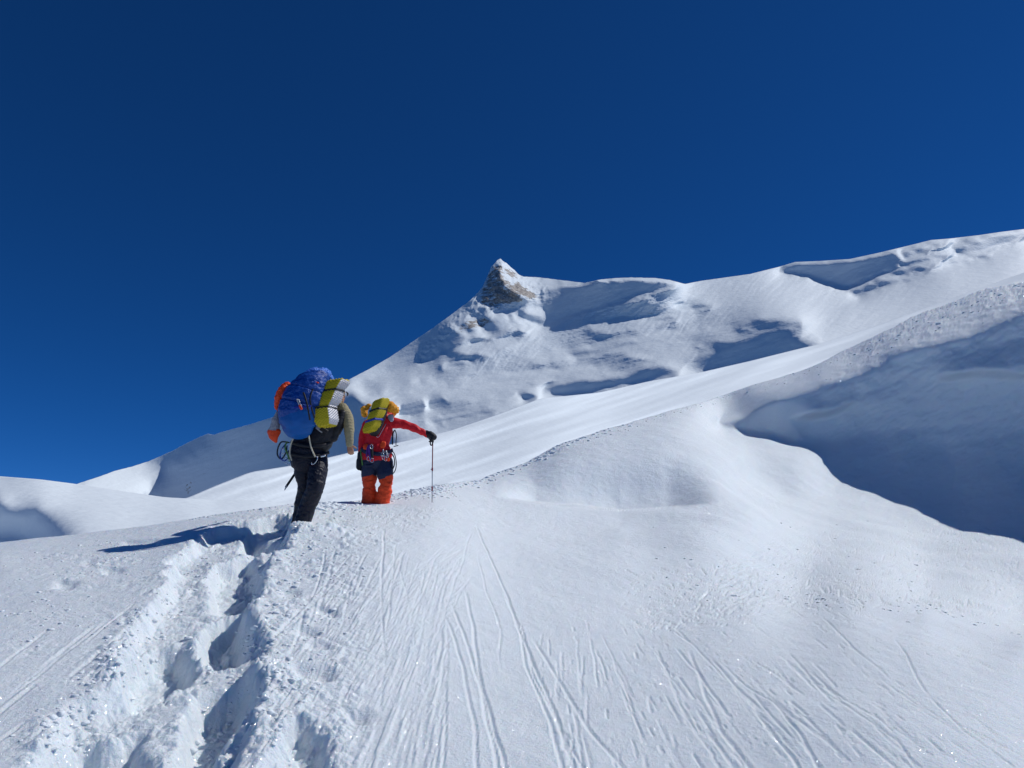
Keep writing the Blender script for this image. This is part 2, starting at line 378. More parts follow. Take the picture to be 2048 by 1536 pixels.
for k in range(280):       # fan of sliding marks below the crest
    xt = random.uniform(690, 900); yt = random.uniform(1060, 1330); xe = 1024 + (xt - 985) * (1 + .0032 * (1600 - yt)) * random.uniform(.85, 1.15)
    yl = random.uniform(80, 330); f = yl / (1600 - yt)
    stroke([(xt, yt), (xt + (xe - xt) * f * .5 + random.uniform(-9, 9), yt + yl * .5), (xt + (xe - xt) * f, yt + yl)], random.uniform(.005, .015), random.uniform(.010, .030))
for k in range(60):
    yt = random.uniform(1030, 1180); xt = 940 + (1030 - yt) * .1 + random.uniform(-50, 10); 
    L = random.uniform(60, 190); a = random.uniform(.35, 1.1)
    stroke([(xt, yt), (xt - L * .5 * math.cos(a), yt + L * .5 * math.sin(a) * .8), (xt - L * math.cos(a), yt + L * math.sin(a))], random.uniform(.005, .010), random.uniform(.012, .02))
for k in range(30):       # ribs beside the trench
    xt = random.uniform(600, 760); yt = random.uniform(1060, 1420); L = random.uniform(60, 170)
    stroke([(xt, yt), (xt - L * .12, yt + L * .5), (xt - L * .32, yt + L)], random.uniform(.008, .018), random.uniform(.02, .035))
for k in range(16):       # slide marks on the left bank
    yt = random.uniform(1180, 1400); xt = random.uniform(60, 300) ; L = random.uniform(80, 240)
    stroke([(xt, yt), (xt - L * .5, yt + L * .36), (xt - L, yt + L * .75)], random.uniform(.006, .014), random.uniform(.02, .04))
for k in range(400):      # scattered oblique scratches on the right
    xt = random.uniform(1080, 2050); yt = random.uniform(1130, 1560); L = random.choice([random.uniform(14, 40), random.uniform(20, 70), random.uniform(60, 200)])
    a = math.atan2(yt - 900, xt - 1120) + random.uniform(-.12, .12)
    stroke([(xt, yt), (xt + L * .5 * math.cos(a), yt + L * .5 * math.sin(a)), (xt + L * math.cos(a), yt + L * math.sin(a))], random.uniform(.005, .017), random.uniform(.010, .026), beads=random.choice([0, 0, .25]))
for (pts, d, w_) in [([(1430,1240),(1480,1290),(1540,1340),(1590,1400),(1640,1480),(1690,1580)], .018, .022), ([(1570,1260),(1640,1330),(1720,1390),(1790,1440),(1850,1520)], .014, .018),
    ([(1640,1210),(1700,1265),(1790,1330)], .018, .016), ([(1540,1250),(1600,1300),(1680,1350),(1790,1420),(1860,1470)], .012, .018), ([(1790,1260),(1830,1320),(1855,1360)], .014, .02),
    ([(1850,1360),(1920,1430),(2048,1530)], .016, .018), ([(1500,1340),(1540,1400),(1580,1450),(1620,1540)], .018, .026), ([(1370,1210),(1400,1290),(1440,1380),(1500,1470),(1560,1580)], .014, .03)]:
    stroke(pts, d, w_)
for k in range(4200):      # dense little scratches on the far right flat
    xt = random.uniform(1230, 2250); yt = random.uniform(1040, 1215)
    if random.random() > math.exp(-(max(0, yt - 1140 - (xt - 1300) * .09) / 18) ** 2) * math.exp(-(max(0, 1035 + max(0, xt - 1750) * .2 - yt) / 14) ** 2) * min(1, .15 + (xt - 1200) / 320): continue
    L = random.choice([random.uniform(4, 14), random.uniform(10, 40)]); a = random.gauss(.5, .22) if random.random() < .85 else random.uniform(0, 3.1)
    stroke([(xt, yt), (xt + L * math.cos(a), yt + L * .45 * math.sin(a))], random.uniform(.014, .034), random.uniform(.014, .034), rim=.05, wig=.01)
_c = to_plan([(628, 1046)])[0]; plan += .10 * np.exp(-(((gx - _c[0]) / .38) ** 2 + ((gy - _c[1]) / .30) ** 2)) * (1 + .5 * lump)
plan += strokes * (1 - .8 * np.clip(rough, 0, 1) * (plan < -.05))
plan += .012 * fbm(gx * .9, gy * .9, 3) + .004 * fbm(gx * 6, gy * 2.2, 3) + .045 * fbm(gx * .42 + 3, gy * .55, 2) * sstep(0, 2.5, gx)

def build_near(step=1.6):
    ystep = step
    xs = np.arange(-500, 2800 + step, step)
    xs = np.concatenate([np.arange(-500, -40, 8), np.arange(-40, 2090, step), np.arange(2090, 2800, 8)])
    yt = np.interp(xs, crestA[:, 0], crestA[:, 1])
    # small unevenness of the crest line itself, mostly the broken snow along the climbers' trail
    sm = fbm(xs / 120., xs * 0, 3) * 2.0
    rows = int(820 / ystep); t = np.linspace(0, 1, rows)[:, None]
    # even rows in picture height near the eye, so far right columns still get enough
    X = np.repeat(xs[None], rows, 0); Y = 1640 + (yt + sm - 1640)[None] * t
    q = fA(X, Y); r = 1 / np.clip(q, 1 / 60, 1); r = r * np.exp(-FA.delta(X, Y))
    yf = np.interp(X, [940, 1000, 1060, 1150, 1240, 1320, 1400, 1480], [985, 996, 1004, 1012, 1021, 1018, 1011, 1000]) + 2 * fbm(X / 60, X * 0, 2)
    J = .12 * sstep(985, 1075, X) * sstep(1440, 1330, X); r = r * (1 + J * sstep(-2.5, 2.5, yf - Y) * np.exp(-np.clip(yf - Y, 0, None) / 70))
    P = world(X, Y, r)
    jj = (P[..., 0] - PX0) / PR; ii = (P[..., 1] - PY0) / PR
    inb = sstep(0, .6, P[..., 1] - PY0) * sstep(0, 1.5, PY1 - P[..., 1]) * sstep(0, .5, P[..., 0] - PX0) * sstep(0, 1, PX1 - P[..., 0])
    dz = sample(plan, ii, jj) * np.clip(inb, 0, 1)
    # farther slope: gentler, larger undulation and wind ripples
    far = sstep(12, 20, P[..., 1])
    dz = dz + far * (.05 * fbm(P[..., 0] * .5, P[..., 1] * .5, 4) + .012 * fbm(P[..., 0] * 2.5 + P[..., 1], P[..., 1] * 2.5, 3))
    # broken snow of the trail just under the crest on the right
    trail = sstep(1120, 1300, X) * 0 + np.exp(-((Y - Y[-1][None] - 10) / (8 + 16 * sstep(1600, 1850, X) )) ** 2) * sstep(880, 1000, X)
    tb = fbm(P[..., 0] * 1.1 + 2 * fbm(P[..., 0] * .3, P[..., 1] * .3, 2), P[..., 1] * 2.1, 5, .68)
    dz = dz + trail * tb * (.07 + .12 * sstep(1600, 1800, X)) * np.clip(.6 + 1.4 * fbm(P[..., 0] * .25, P[..., 1] * .25, 2), .15, 1.6)
    wide = sstep(1620, 1760, X) * np.exp(-((Y - Y[-1][None] - 35) / 40) ** 2)
    dz = dz + wide * .10 * fbm(P[..., 0] * 1.2 + 9, P[..., 1] * .8, 4, .55, ridged=True)
    P[..., 2] += dz
    # the far side of the crest falls away out of sight
    last = P[-1]; extra = []
    d = last[:, :2] / np.linalg.norm(last[:, :2], axis=1)[:, None]
    for k, (o, dr) in enumerate([(.12, .01), (.4, .09), (1.0, .4), (2.5, 1.5), (6, 4.5), (14, 12)]):
        e = last.copy(); sc_ = 1.0
        e[:, :2] += d * o; e[:, 2] += o * .12 - dr; extra.append(e)
    P = np.concatenate([P, np.stack(extra)], 0)
    o = grid_mesh('snow_slope', P, M_near)
    o['kind'] = 'structure'; o['label'] = 'near snow slope with trench, slide marks and shaded bank'
    return P, xs, rows
PA, xsA, rowsA = build_near(1.6)
YTA = np.interp(xsA, crestA[:, 0], crestA[:, 1])
def ground(x, y):
    """world point of the near slope seen at picture point (x, y) before carving, with its carved height"""
    j = int(np.searchsorted(xsA, x)); j = min(max(j, 0), len(xsA) - 1)
    t = (y - 1640) / (YTA[j] - 1640); i = int(np.clip(t, 0, 1) * (rowsA - 1))
    return Vector(PA[i, j].tolist())

# ------------------------------------------------------------------ shoulders behind
def sheet(name, top, ctl, y_bottom, mat, step=4, x0=-200, x1=2600, disp=None, label=None, skirt=1.0, attrs=None):
    top = np.array(top, float); f = tps(ctl)
    xs = np.arange(max(x0, top[0, 0]), min(x1, top[-1, 0]) + 1, step); yt = np.interp(xs, top[:, 0], top[:, 1])
    # round the corners of the traced line
    k = int(24 / step) | 1; yt = np.convolve(np.pad(yt, k // 2, mode='edge'), np.ones(k) / k, 'valid')
    H = (y_bottom - yt.min()); rows = int(H / step); t = np.linspace(0, 1, rows)[:, None]
    X = np.repeat(xs[None], rows, 0); Y = y_bottom + (yt - y_bottom)[None] * t
    w = -np.log(1 / np.clip(f(X, Y), 1e-5, 1)); w = w + (disp(X, Y) if disp else 0)
    P = world(X, Y, np.exp(-w))
    last = P[-1]; d = last[:, :2] / np.linalg.norm(last[:, :2], axis=1)[:, None]; ex = []
    R = np.linalg.norm(last[:, :2], axis=1)
    for o_, dr in ((.01, 0.0005), (.03, .006), (.08, .035), (.2, .13), (.4, .3)):
        e = last.copy(); e[:, :2] += d * (R * o_ * skirt)[:, None]; e[:, 2] += (R * (o_ * .3 - dr)) * skirt; ex.append(e)
    P = np.concatenate([P, np.stack(ex)], 0)
    o = grid_mesh(name, P, mat); o['kind'] = 'structure'
    if label: o['label'] = label
    return o
# left dome
sheet('snow_dome', [(-500, 925), (-200, 938), (0, 955), (80, 961), (150, 970), (240, 984), (330, 997), (430, 1002), (520, 1004), (620, 1012), (760, 1020)],
      [(-500,925,34),(-200,938,33),(0,955,32),(150,970,31),(330,997,31),(430,1002,33),(620,1012,38),(760,1020,42),
       (0,1000,26),(150,1020,24.5),(300,1040,24),(500,1040,27),(80,1010,25),(0,1050,25.4),(-60,1090,25.6),(60,1080,24.3),(150,1085,20),(400,1080,20),(700,1085,30),
       (-200,1100,27),(-500,1100,30),(-200,1010,28.5),(0,1180,19),(400,1180,16),(700,1180,20),(-500,1180,22)], 1180, M_mid, step=4, x0=-500,
      disp=lambda X, Y: .004 * fbm(X / 160, Y / 60, 3), label='smooth rounded snow dome at left')
# shoulder that runs behind the climbers up to the right
topC = [(250,1030),(300,1012),(370,1000),(430,974),(500,946),(600,930),(700,906),(780,890),(900,862),(1000,828),(1080,797),(1140,791),(1200,785),(1300,762),(1400,745),(1500,722),(1600,697),(1640,688),(1750,652),(1900,598),(2048,545),(2300,460),(2700,350)]
sheet('snow_shoulder', topC,
      [(x, np.interp(x, [q[0] for q in topC], [q[1] for q in topC]) + dy, 62 * math.exp(2.15 * (min(x, 1700) - 600) / FPX + 1.1 * max(0, x - 1700) / FPX - 4.2 * dy / FPX)) for x in range(250, 2701, 140) for dy in (0, 45, 110, 220, 400)],
      1060, M_mid, step=3, x0=250, x1=2700,
      disp=lambda X, Y: .030 * fbm((X - 1.2 * (900 - Y)) / 300, (Y + .30 * X) / 48, 3) + .0016 * fbm(X / 80, (Y + .3 * X) / 9, 3), label='bright smooth snow shoulder rising behind the climbers to the right')

# the open snowfield that falls away behind the viewer and to both sides
def snowfield():
    ys = np.concatenate([-np.geomspace(900, 8, 50), np.linspace(-6, 60, 23)]); xs = np.concatenate([-np.geomspace(700, 12, 40), np.linspace(-10, 10, 11), np.geomspace(12, 700, 40)])
    X, Y = np.meshgrid(xs, ys)
    Z = np.where(Y < 2.5, .25 * Y - .35, .12 * (Y - 2.5) - 1.6 - 2.4 * sstep(2.5, 6, Y)) + .02 * np.abs(X) * fbm(X / 60, Y / 60, 3)
    o = grid_mesh('snowfield', np.stack([X, Y, Z], -1), M_mid); o['kind'] = 'structure'; o['label'] = 'open snowfield falling away below'
snowfield()

# ------------------------------------------------------------------ mountain
topF = np.array([(-400,1060),(0,1020),(100,990),(155,968),(200,953),(230,942),(262,934),(300,922),(345,902),(375,886),(400,874),(415,868),(428,870),(445,864),(500,849),(550,833),(620,802),(700,758),(740,737),(780,714),(830,680),(860,660),(900,631),(925,612),(940,601),(955,586),(965,574),(973,556),(978,545),(982,533),(990,526),(995,520),(1001,517),(1006,522),(1013,526),(1022,535),(1030,541),(1037,549),(1047,553),(1080,555),(1120,560),(1170,566),(1200,559),(1235,556),(1260,555),(1310,556),(1340,560),(1370,568),(1400,562),(1450,555),(1500,548),(1560,533),(1590,524),(1640,522),(1700,518),(1760,505),(1830,488),(1862,480),(1900,477),(1960,470),(2000,464),(2048,458),(2300,420),(2700,350)], float)
ctlF = [(-400,1060,380),(0,1020,370),(155,968,380),(300,922,400),(415,868,430),(550,833,500),(700,758,640),(860,660,860),(940,601,1000),(1000,517,1150),(1047,553,1150),(1170,566,1120),(1260,555,1080),(1370,568,1040),(1450,555,980),(1590,524,880),(1700,518,820),(1860,480,700),(2048,458,600),(2700,350,480),
  (0,1080,320),(300,1010,340),(500,950,380),(700,905,430),(900,862,500),(1080,797,560),(1300,762,560),(1500,722,540),(1640,688,520),(1900,572,470),(2048,512,450),(2700,300,400),
  (1000,700,800),(1200,680,800),(1400,650,760),(1600,600,700),(1800,560,610),(850,780,620),(700,840,480),
  (0,1180,280),(700,1100,300),(1300,900,400),(2000,700,380),(2700,600,330)]
def build_mountain():
    f = tps([(x, y, r * 1.5 * math.exp(1.1 * (max(x, 700) - 1000) / FPX)) for x, y, r in ctlF]); st = 2.0
    FF = Field(f, -400, 2704, 440, 1100, st, 5000, 100); X, Y = FF.X, FF.Y
    FF.jx = jx = fbm(X / 30, Y / 22, 6, .65) * 9; FF.jy = jy = fbm(X / 30 + 40, Y / 22, 6, .65) * 6
    patch = FF.patch
    # shaded faces and the benches above them
    patch([(700,775),(660,800),(600,815),(440,866),(415,870),(370,890),(300,924),(290,1000),(360,1003),(430,976),(500,948),(600,932),(700,907),(765,895),(765,828),(720,800)], 1.9, -.8, 2)
    patch([(155,968),(230,945),(300,925),(345,905),(415,874),(440,868),(400,895),(350,925),(320,950),(290,985),(200,990)], -1.5, -3.5, 3, j=2)
    patch([(290,1000),(300,975),(340,945),(400,925),(330,985)], 1.2, -.9, 2)
    patch([(690,758),(770,708),(850,655),(930,596),(955,600),(1000,625),(1030,615),(1050,640),(990,668),(960,664),(930,668),(900,692),(850,712),(800,738),(740,762),(690,785)], 1.6, -.9, 1.5, k=1, j=1.6)
    # lit rib under the rocks
    patch([(905,648),(960,628),(1010,618),(1040,622),(1050,645),(1060,660),(1010,648),(960,652),(930,660),(915,668)], -2.0, -3.0, 1, k=.8, j=3)
    # peak
    patch([(953,605),(958,585),(968,570),(982,535),(1000,517),(1003,530),(1000,545),(1005,560),(1030,580),(1050,592),(1078,597),(1060,606),(1030,612),(1000,612)], 1.6, -.6, 1)
    patch([(1001,517),(1015,528),(1045,553),(1080,556),(1120,560),(1170,566),(1110,572),(1085,578),(1070,592),(1050,588),(1030,576),(1008,558),(1002,545),(1005,530)], -2.6, -3.2, 1)
    patch([(1001,535),(1008,548),(1016,562),(1040,578),(1082,594),(1100,600),(1078,603),(1040,590),(1012,574),(998,552)], -2.6, -3.0, .6, 1, j=.8)
    patch([(985,556),(997,566),(1010,590),(1030,600),(1000,596),(988,580)], -1.5, -2.0, .6, .8, j=1.5)
    patch([(962,590),(975,582),(990,590),(980,600)], -1.5, -2.2, .6, .8, j=1.5)
    for qx, qy in ((945,628),(968,640),(925,650),(905,668),(1000,640),(1022,632),(890,690),(868,702),(850,716),(985,650),(940,660),(880,672)):
        patch([(qx-12,qy+4),(qx-3,qy-6),(qx+11,qy-7),(qx+6,qy+3),(qx-4,qy+8)], 1.6, -.2, .6, 1, j=1.6)
    # ridge shade
    patch([(1040,606),(1062,600),(1080,582),(1105,574),(1170,570),(1210,563),(1260,560),(1310,560),(1342,565),(1352,572),(1310,581),(1270,590),(1235,602),(1190,615),(1150,626),(1110,640),(1085,650),(1060,645),(1035,632),(1030,622)], 1.15, -.4, 1)
    patch([(1045,618),(1075,612),(1090,620),(1080,630),(1060,628)], -1.5, -2, 1, j=2)
    patch([(1190,559),(1235,555),(1260,554),(1310,555),(1345,560),(1345,566),(1310,561),(1260,559),(1200,563)], -2.0, -6, 0, j=0)
    patch([(1556,548),(1575,533),(1592,527),(1640,526),(1700,522),(1790,503),(1800,520),(1785,540),(1755,552),(1720,567),(1690,573),(1655,565),(1610,547),(1585,545)], 1.2, -.4, 1)
    for q in ([(1800,508),(1835,492),(1895,481),(1885,488),(1850,500),(1810,520)], [(1795,525),(1870,508),(1910,500),(1880,516),(1810,534)], [(1905,497),(1950,478),(2048,460),(2048,468),(2005,492),(1960,504),(1915,510)], [(1880,525),(1950,510),(1990,506),(1960,520),(1900,530)], [(1780,545),(1830,532),(1880,525),(1840,545),(1790,552)], [(1700,580),(1760,562),(1850,545),(1760,575),(1710,590)]):
        patch(q, 1.2, -.5, 1, j=2)
    # big drifted bank in the middle
    patch([(1083,793),(1100,772),(1130,762),(1190,756),(1250,751),(1290,735),(1320,728),(1350,735),(1345,750),(1290,764),(1190,784),(1130,790)], 1.2, -.35, 2, j=1.2)
    patch([(1365,742),(1400,712),(1430,694),(1470,690),(1510,668),(1560,652),(1596,652),(1592,675),(1640,686),(1640,692),(1560,712),(1480,730),(1400,746)], 1.2, -.35, 3, j=1.2)
    patch([(1310,722),(1350,708),(1390,700),(1380,722),(1340,735)], 1.2, -1.6, 4)
    patch([(1400,690),(1430,681),(1475,683),(1500,690),(1460,694),(1420,696)], 1.3, -.4, 2)
    patch([(1500,655),(1520,645),(1560,640),(1596,640),(1600,650),(1550,654),(1510,662)], 1.3, -.4, 2)
    patch([(1475,655),(1520,640),(1570,637),(1520,648)], 1.6, -.8, 1)
    # ice boxes and long furrows
    patch([(797,828),(800,812),(820,804),(845,800),(851,812),(846,822),(825,830)], 1.2, -.9, 0, .8, j=.4)
    patch([(855,812),(857,801),(882,791),(896,806),(880,814),(860,818)], 1.2, -.9, 0, .8, j=.4)
    patch([(770,812),(790,796),(830,790),(880,785),(960,782),(1040,772),(1060,768),(1000,786),(900,792),(800,806)], 1.4, -1.5, 2, k=.8, j=2)
    for q in ([(880,734),(915,724),(940,722),(905,734)], [(850,842),(960,822),(1010,812),(960,828),(870,846)], [(1140,705),(1220,692),(1300,676),(1240,692),(1150,711)], [(1290,640),(1330,632),(1360,636),(1320,642)], [(1225,604),(1260,596),(1300,590),(1280,598),(1240,606)], [(1350,615),(1400,606),(1425,612),(1380,618)], [(995,645),(1030,638),(1060,640),(1030,648)], [(1030,790),(1060,782),(1078,790),(1050,800)]):
        patch(q, 1.3, -.5, 1, j=1.5)
    patch([(1640,690),(1700,640),(1800,590),(1930,540),(2100,475),(2400,380),(2400,520),(2100,590),(1800,680)], -.8, -4.6, 6, .75)
    for q in ([(900,772),(1000,754),(1120,746),(1230,735),(1120,754),(1000,765)], [(1060,722),(1200,692),(1350,668),(1480,655),(1350,678),(1200,702)], [(1250,704),(1400,674),(1480,664),(1400,684),(1300,708)], [(900,700),(980,690),(1040,676),(980,697)], [(1180,655),(1280,640),(1330,640),(1260,652)], [(760,790),(830,772),(930,762),(830,782)]):
        patch(q, .7, -1.5, 1.5, .8, j=2)
    # general relief: fluted upper face, wind-packed lower face
    # fluting runs down the fall line (towards lower left), long wavelength across it
    s1 = (X * .75 + Y * .66) / 8.5; s2 = (X * -.5 + Y) / 80
    flute = fbm(s1 + .8 * fbm(X / 70, Y / 70, 2), s2, 3, .55)
    up = sstep(800, 640, Y - .25 * (1100 - X) * (X < 1100)) * sstep(860, 1000, X) * sstep(2100, 1700, X)
    rough_ = fbm(X / 40, (Y + .3 * X) / 13, 6, .68)
    low = fbm((X) / 150, (Y + .33 * X) / 24, 4, .5)
    crag = fbm(X / 17, Y / 14, 4, .6, ridged=True)
    peakm = blur(inpoly(X, Y, [(945,600),(975,545),(1000,510),(1050,550),(1100,575),(1090,600),(1000,620),(930,640),(850,720),(830,715),(900,640)]).astype(float), 3)
    rightm = sstep(1720, 1850, X) * sstep(560, 500, Y + (X - 1850) * .12)
    n = .0042 * flute * (.4 + 1.2 * np.clip(.5 + fbm(X / 130 + 9, Y / 60, 3), 0, 1)) * up * (.5 + .5 * fbm(X / 200, Y / 100, 2)) + .0056 * rough_ * (.45 + .3 * up + .35 * rightm) + .0055 * low + .015 * crag * peakm
    n[:] = n * 1.0
    FF.noise(n, .3); FF.solve(350, 20); w = FF.w; globals()["FFg"] = FF
    # rock
    rk = np.zeros_like(FF.w)
    def rock(poly, v, soft=3, j=2.0):
        m = blur(inpoly(X + j * jx, Y + j * jy, poly).astype(float), soft); np.maximum(rk, m * v, out=rk)
    rock([(952,604),(962,575),(978,545),(1000,515),(1012,528),(1008,548),(1010,556),(1030,566),(1040,580),(1052,592),(1075,596),(1062,606),(1030,612),(990,620),(960,615)], .59, 1.5, 2.5)
    rock([(1004,522),(1024,538),(1046,553),(1038,562),(1018,558),(1006,547)], .64, 1.5, .5)
    rock([(1030,560),(1060,575),(1085,592),(1100,600),(1075,606),(1045,598),(1020,580)], .66, 2, 2)
    rock([(1058,560),(1088,574),(1076,585),(1048,572)], .60, 1.5)
    rock([(900,668),(925,640),(960,630),(985,636),(1000,640),(1020,640),(985,655),(950,664),(925,668),(890,695),(880,690)], .60, 3, 3)
    rock([(1030,632),(1050,622),(1075,625),(1060,640)], .42, 2)
    rock([(350,995),(360,955),(385,945),(410,940),(440,932),(430,950),(400,970),(395,1000)], .47, 4, 2)
    rock([(1085,592),(1105,590),(1100,603),(1088,602)], .5, 1.5)
    rock([(1220,604),(1260,594),(1310,588),(1330,592),(1280,600),(1230,610)], .42, 2)
    rock([(1370,618),(1405,606),(1425,612),(1400,618)], .44, 2); rock([(1225,655),(1260,640),(1320,630),(1340,634),(1280,648)], .36, 3)
    rock([(860,710),(868,700),(890,690),(880,712)], .45, 2)
    # mesh
    step = 1.7
    xs = np.concatenate([np.arange(-400, -20, 10), np.arange(-20, 2080, step), np.arange(2080, 2700, 10)])
    yt = np.interp(xs, topF[:, 0], topF[:, 1]) + .9 * fbm(xs / 13, xs * 0 + 3, 4, .6) * sstep(1900, 1000, np.abs(xs))
    rows = 330; t = np.linspace(0, 1, rows)[:, None] ** .9
    yb = np.interp(xs, [-400, 300, 700, 1100, 1640, 2048, 2700], [1095, 1090, 960, 840, 740, 600, 480])
    XX = np.repeat(xs[None], rows, 0); YY = yb[None] + (yt - yb)[None] * t
    ww = sample(w, (YY - 440) / st, (XX + 400) / st); rr = sample(rk, (YY - 440) / st, (XX + 400) / st)
    P = world(XX, YY, np.exp(-ww))
    # real roughness out of the surface, so that the skyline is not a cut edge
    last = P[-1]; d = last[:, :2] / np.linalg.norm(last[:, :2], axis=1)[:, None]; R = np.linalg.norm(last[:, :2], axis=1); ex = []
    for o_, dr in ((.003, .0002), (.01, .004), (.04, .04), (.12, .16), (.3, .5)):
        e = last.copy(); e[:, :2] += d * (R * o_)[:, None]; e[:, 2] += R * (o_ * .3 - dr); ex.append(e)
    P = np.concatenate([P, np.stack(ex)], 0); rr = np.concatenate([rr, np.repeat(rr[-1:], 5, 0)], 0)
    o = grid_mesh('mountain', P, M_far, {'rock': rr}); o['kind'] = 'structure'; o['label'] = 'snow covered mountain with a pointed rocky peak'
build_mountain()
#PEOPLE
# ------------------------------------------------------------------ people: helpers
def fabric(name, col, rough=.7, bump=220, amp=.0006, sheen=.0, spec=.3, metal=0, wr=None):
    m, nt, b = new_mat(name); L = nt.links.new
    b.inputs['Roughness'].default_value = rough; b.inputs['Specular IOR Level'].default_value = spec; b.inputs['Metallic'].default_value = metal
    b.inputs['Sheen Weight'].default_value = sheen
    tc = N(nt, 'ShaderNodeTexCoord'); t = N(nt, 'ShaderNodeTexNoise'); t.inputs['Scale'].default_value = bump; t.inputs['Detail'].default_value = 3
    L(tc.outputs['Object'], t.inputs['Vector'])
    bp = N(nt, 'ShaderNodeBump'); bp.inputs['Distance'].default_value = amp; L(t.outputs[0], bp.inputs['Height']); prev = bp
    if wr:
        t2 = N(nt, 'ShaderNodeTexNoise'); t2.inputs['Scale'].default_value = wr[0]; t2.inputs['Detail'].default_value = 3; t2.inputs['Distortion'].default_value = 1.2
        L(tc.outputs['Object'], t2.inputs['Vector']); b2 = N(nt, 'ShaderNodeBump'); b2.inputs['Distance'].default_value = wr[1]; L(t2.outputs[0], b2.inputs['Height'])
        L(bp.outputs[0], b2.inputs['Normal']); prev = b2
    L(prev.outputs[0], b.inputs['Normal'])
    t3 = N(nt, 'ShaderNodeTexNoise'); t3.inputs['Scale'].default_value = 9; t3.inputs['Detail'].default_value = 4; L(tc.outputs['Object'], t3.inputs['Vector'])
    mx = N(nt, 'ShaderNodeMix', data_type='RGBA'); mx.inputs[6].default_value = (*[c * .8 for c in col], 1); mx.inputs[7].default_value = (*[min(1, c * 1.2) for c in col], 1)
    L(t3.outputs[0], mx.inputs[0]); L(mx.outputs[2], b.inputs['Base Color'])
    return m
M = dict(
 skin=fabric('skin', (.42, .21, .13), .55, 120, .0005), tan=fabric('tan_cloth', (.30, .26, .16), .8, wr=(26, .012)),
 black=fabric('black_cloth', (.006, .007, .018), .5, wr=(14, .022)), blackp=fabric('black_nylon', (.012, .012, .016), .5),
 blue=fabric('blue_nylon', (.0, .048, .27), .5, spec=.35, wr=(14, .02)), bluelid=fabric('light_blue_nylon', (.06, .21, .72), .4, spec=.5, wr=(30, .02)), bluecov=fabric('blue_cover', (.0, .085, .33), .5, spec=.25, wr=(8, .006)),
 red=fabric('red_shell', (.60, .008, .018), .6, wr=(20, .012)), orangered=fabric('orange_red_shell', (.80, .065, .012), .6, wr=(20, .014)), navy=fabric('navy_shell', (.016, .024, .06), .6, wr=(18, .01)),
 orange=fabric('orange_nylon', (.72, .06, .01), .5, wr=(24, .01)), amber=fabric('amber_nylon', (.80, .33, .02), .55, wr=(30, .012)), grey=fabric('grey_nylon', (.34, .34, .37), .6, wr=(22, .012)),
 yellow=fabric('yellow_foam', (.46, .37, .015), .6, spec=.2), silver=fabric('silver_foil', (.42, .42, .45), .42, spec=.5, metal=.3), cord=fabric('tan_cord', (.55, .50, .38), .7), metal=fabric('polished_metal', (.7, .7, .72), .25, metal=1),
 purple=fabric('purple_cloth', (.08, .02, .2), .6), bluestrap=fabric('blue_webbing', (.01, .03, .30), .6), green=fabric('green_webbing', (.08, .2, .05), .6), redmetal=fabric('red_metal', (.22, .02, .035), .35, spec=.5), hair=fabric('dark_hair', (.02, .015, .012), .7), greymetal=fabric('grey_metal', (.35, .36, .38), .35, metal=.8), pale=fabric('pale_patch', (.35, .38, .48), .6))

def pv(x, y, Y):
    """world point on the upright plane at distance Y whose picture position is (x, y)"""
    v = (768 - y) / FPX; r = Y / (CP - v * SP)
    return Vector(world(x, y, r).tolist())
def rawloft(verts, faces, pts, rad, seg=18, wide=None, sub=4):
    """closed tube through pts; rad: radius or (half width, half depth) pairs; wide: the width direction"""
    P = [Vector(p) for p in pts]; Rr = [r if isinstance(r, tuple) else (r, r) for r in rad]
    Q = []; 
    for i in range(len(P) - 1):
        p0 = P[max(i - 1, 0)]; p1 = P[i]; p2 = P[i + 1]; p3 = P[min(i + 2, len(P) - 1)]
        for k in range(sub):
            t = k / sub
            c = .5 * ((2 * p1) + (p2 - p0) * t + (2 * p0 - 5 * p1 + 4 * p2 - p3) * t * t + (3 * p1 - p0 - 3 * p2 + p3) * t ** 3)
            s = t * t * (3 - 2 * t)
            Q.append((c, Rr[i][0] * (1 - s) + Rr[i + 1][0] * s, Rr[i][1] * (1 - s) + Rr[i + 1][1] * s))
    Q.append((P[-1], *Rr[-1]))
    T = [((Q[min(i + 1, len(Q) - 1)][0] - Q[max(i - 1, 0)][0]).normalized()) for i in range(len(Q))]
    # round ends
    a, b = Q[0], Q[-1]; e0 = []; e1 = []
    for s in (.35, .75, .95):
        c = math.sqrt(1 - s * s)
        e0.append(((a[0] - T[0] * min(a[1], a[2]) * s), a[1] * c, a[2] * c)); e1.append(((b[0] + T[-1] * min(b[1], b[2]) * s), b[1] * c, b[2] * c))
    Q = e0[::-1] + Q + e1; T = [T[0]] * 3 + T + [T[-1]] * 3
    w = Vector(wide) if wide is not None else None
    n0 = len(verts); prev = None
    for (c, rx, ry), t in zip(Q, T):
        h = w if w is not None else (prev if prev is not None else (Vector((1, 0, 0)) if abs(t.x) < .8 else Vector((0, 1, 0))))
        X = (h - t * h.dot(t)).normalized(); Yv = t.cross(X).normalized(); prev = X
        for k in range(seg):
            an = 2 * math.pi * k / seg
            verts.append(c + X * (rx * math.cos(an)) + Yv * (ry * math.sin(an)))
    m = len(Q)
    for i in range(m - 1):
        for k in range(seg):
            a_ = n0 + i * seg + k; b_ = n0 + i * seg + (k + 1) % seg
            faces.append((a_, b_, b_ + seg, a_ + seg))
    faces.append(tuple(n0 + k for k in range(seg))[::-1]); faces.append(tuple(n0 + (m - 1) * seg + k for k in range(seg)))
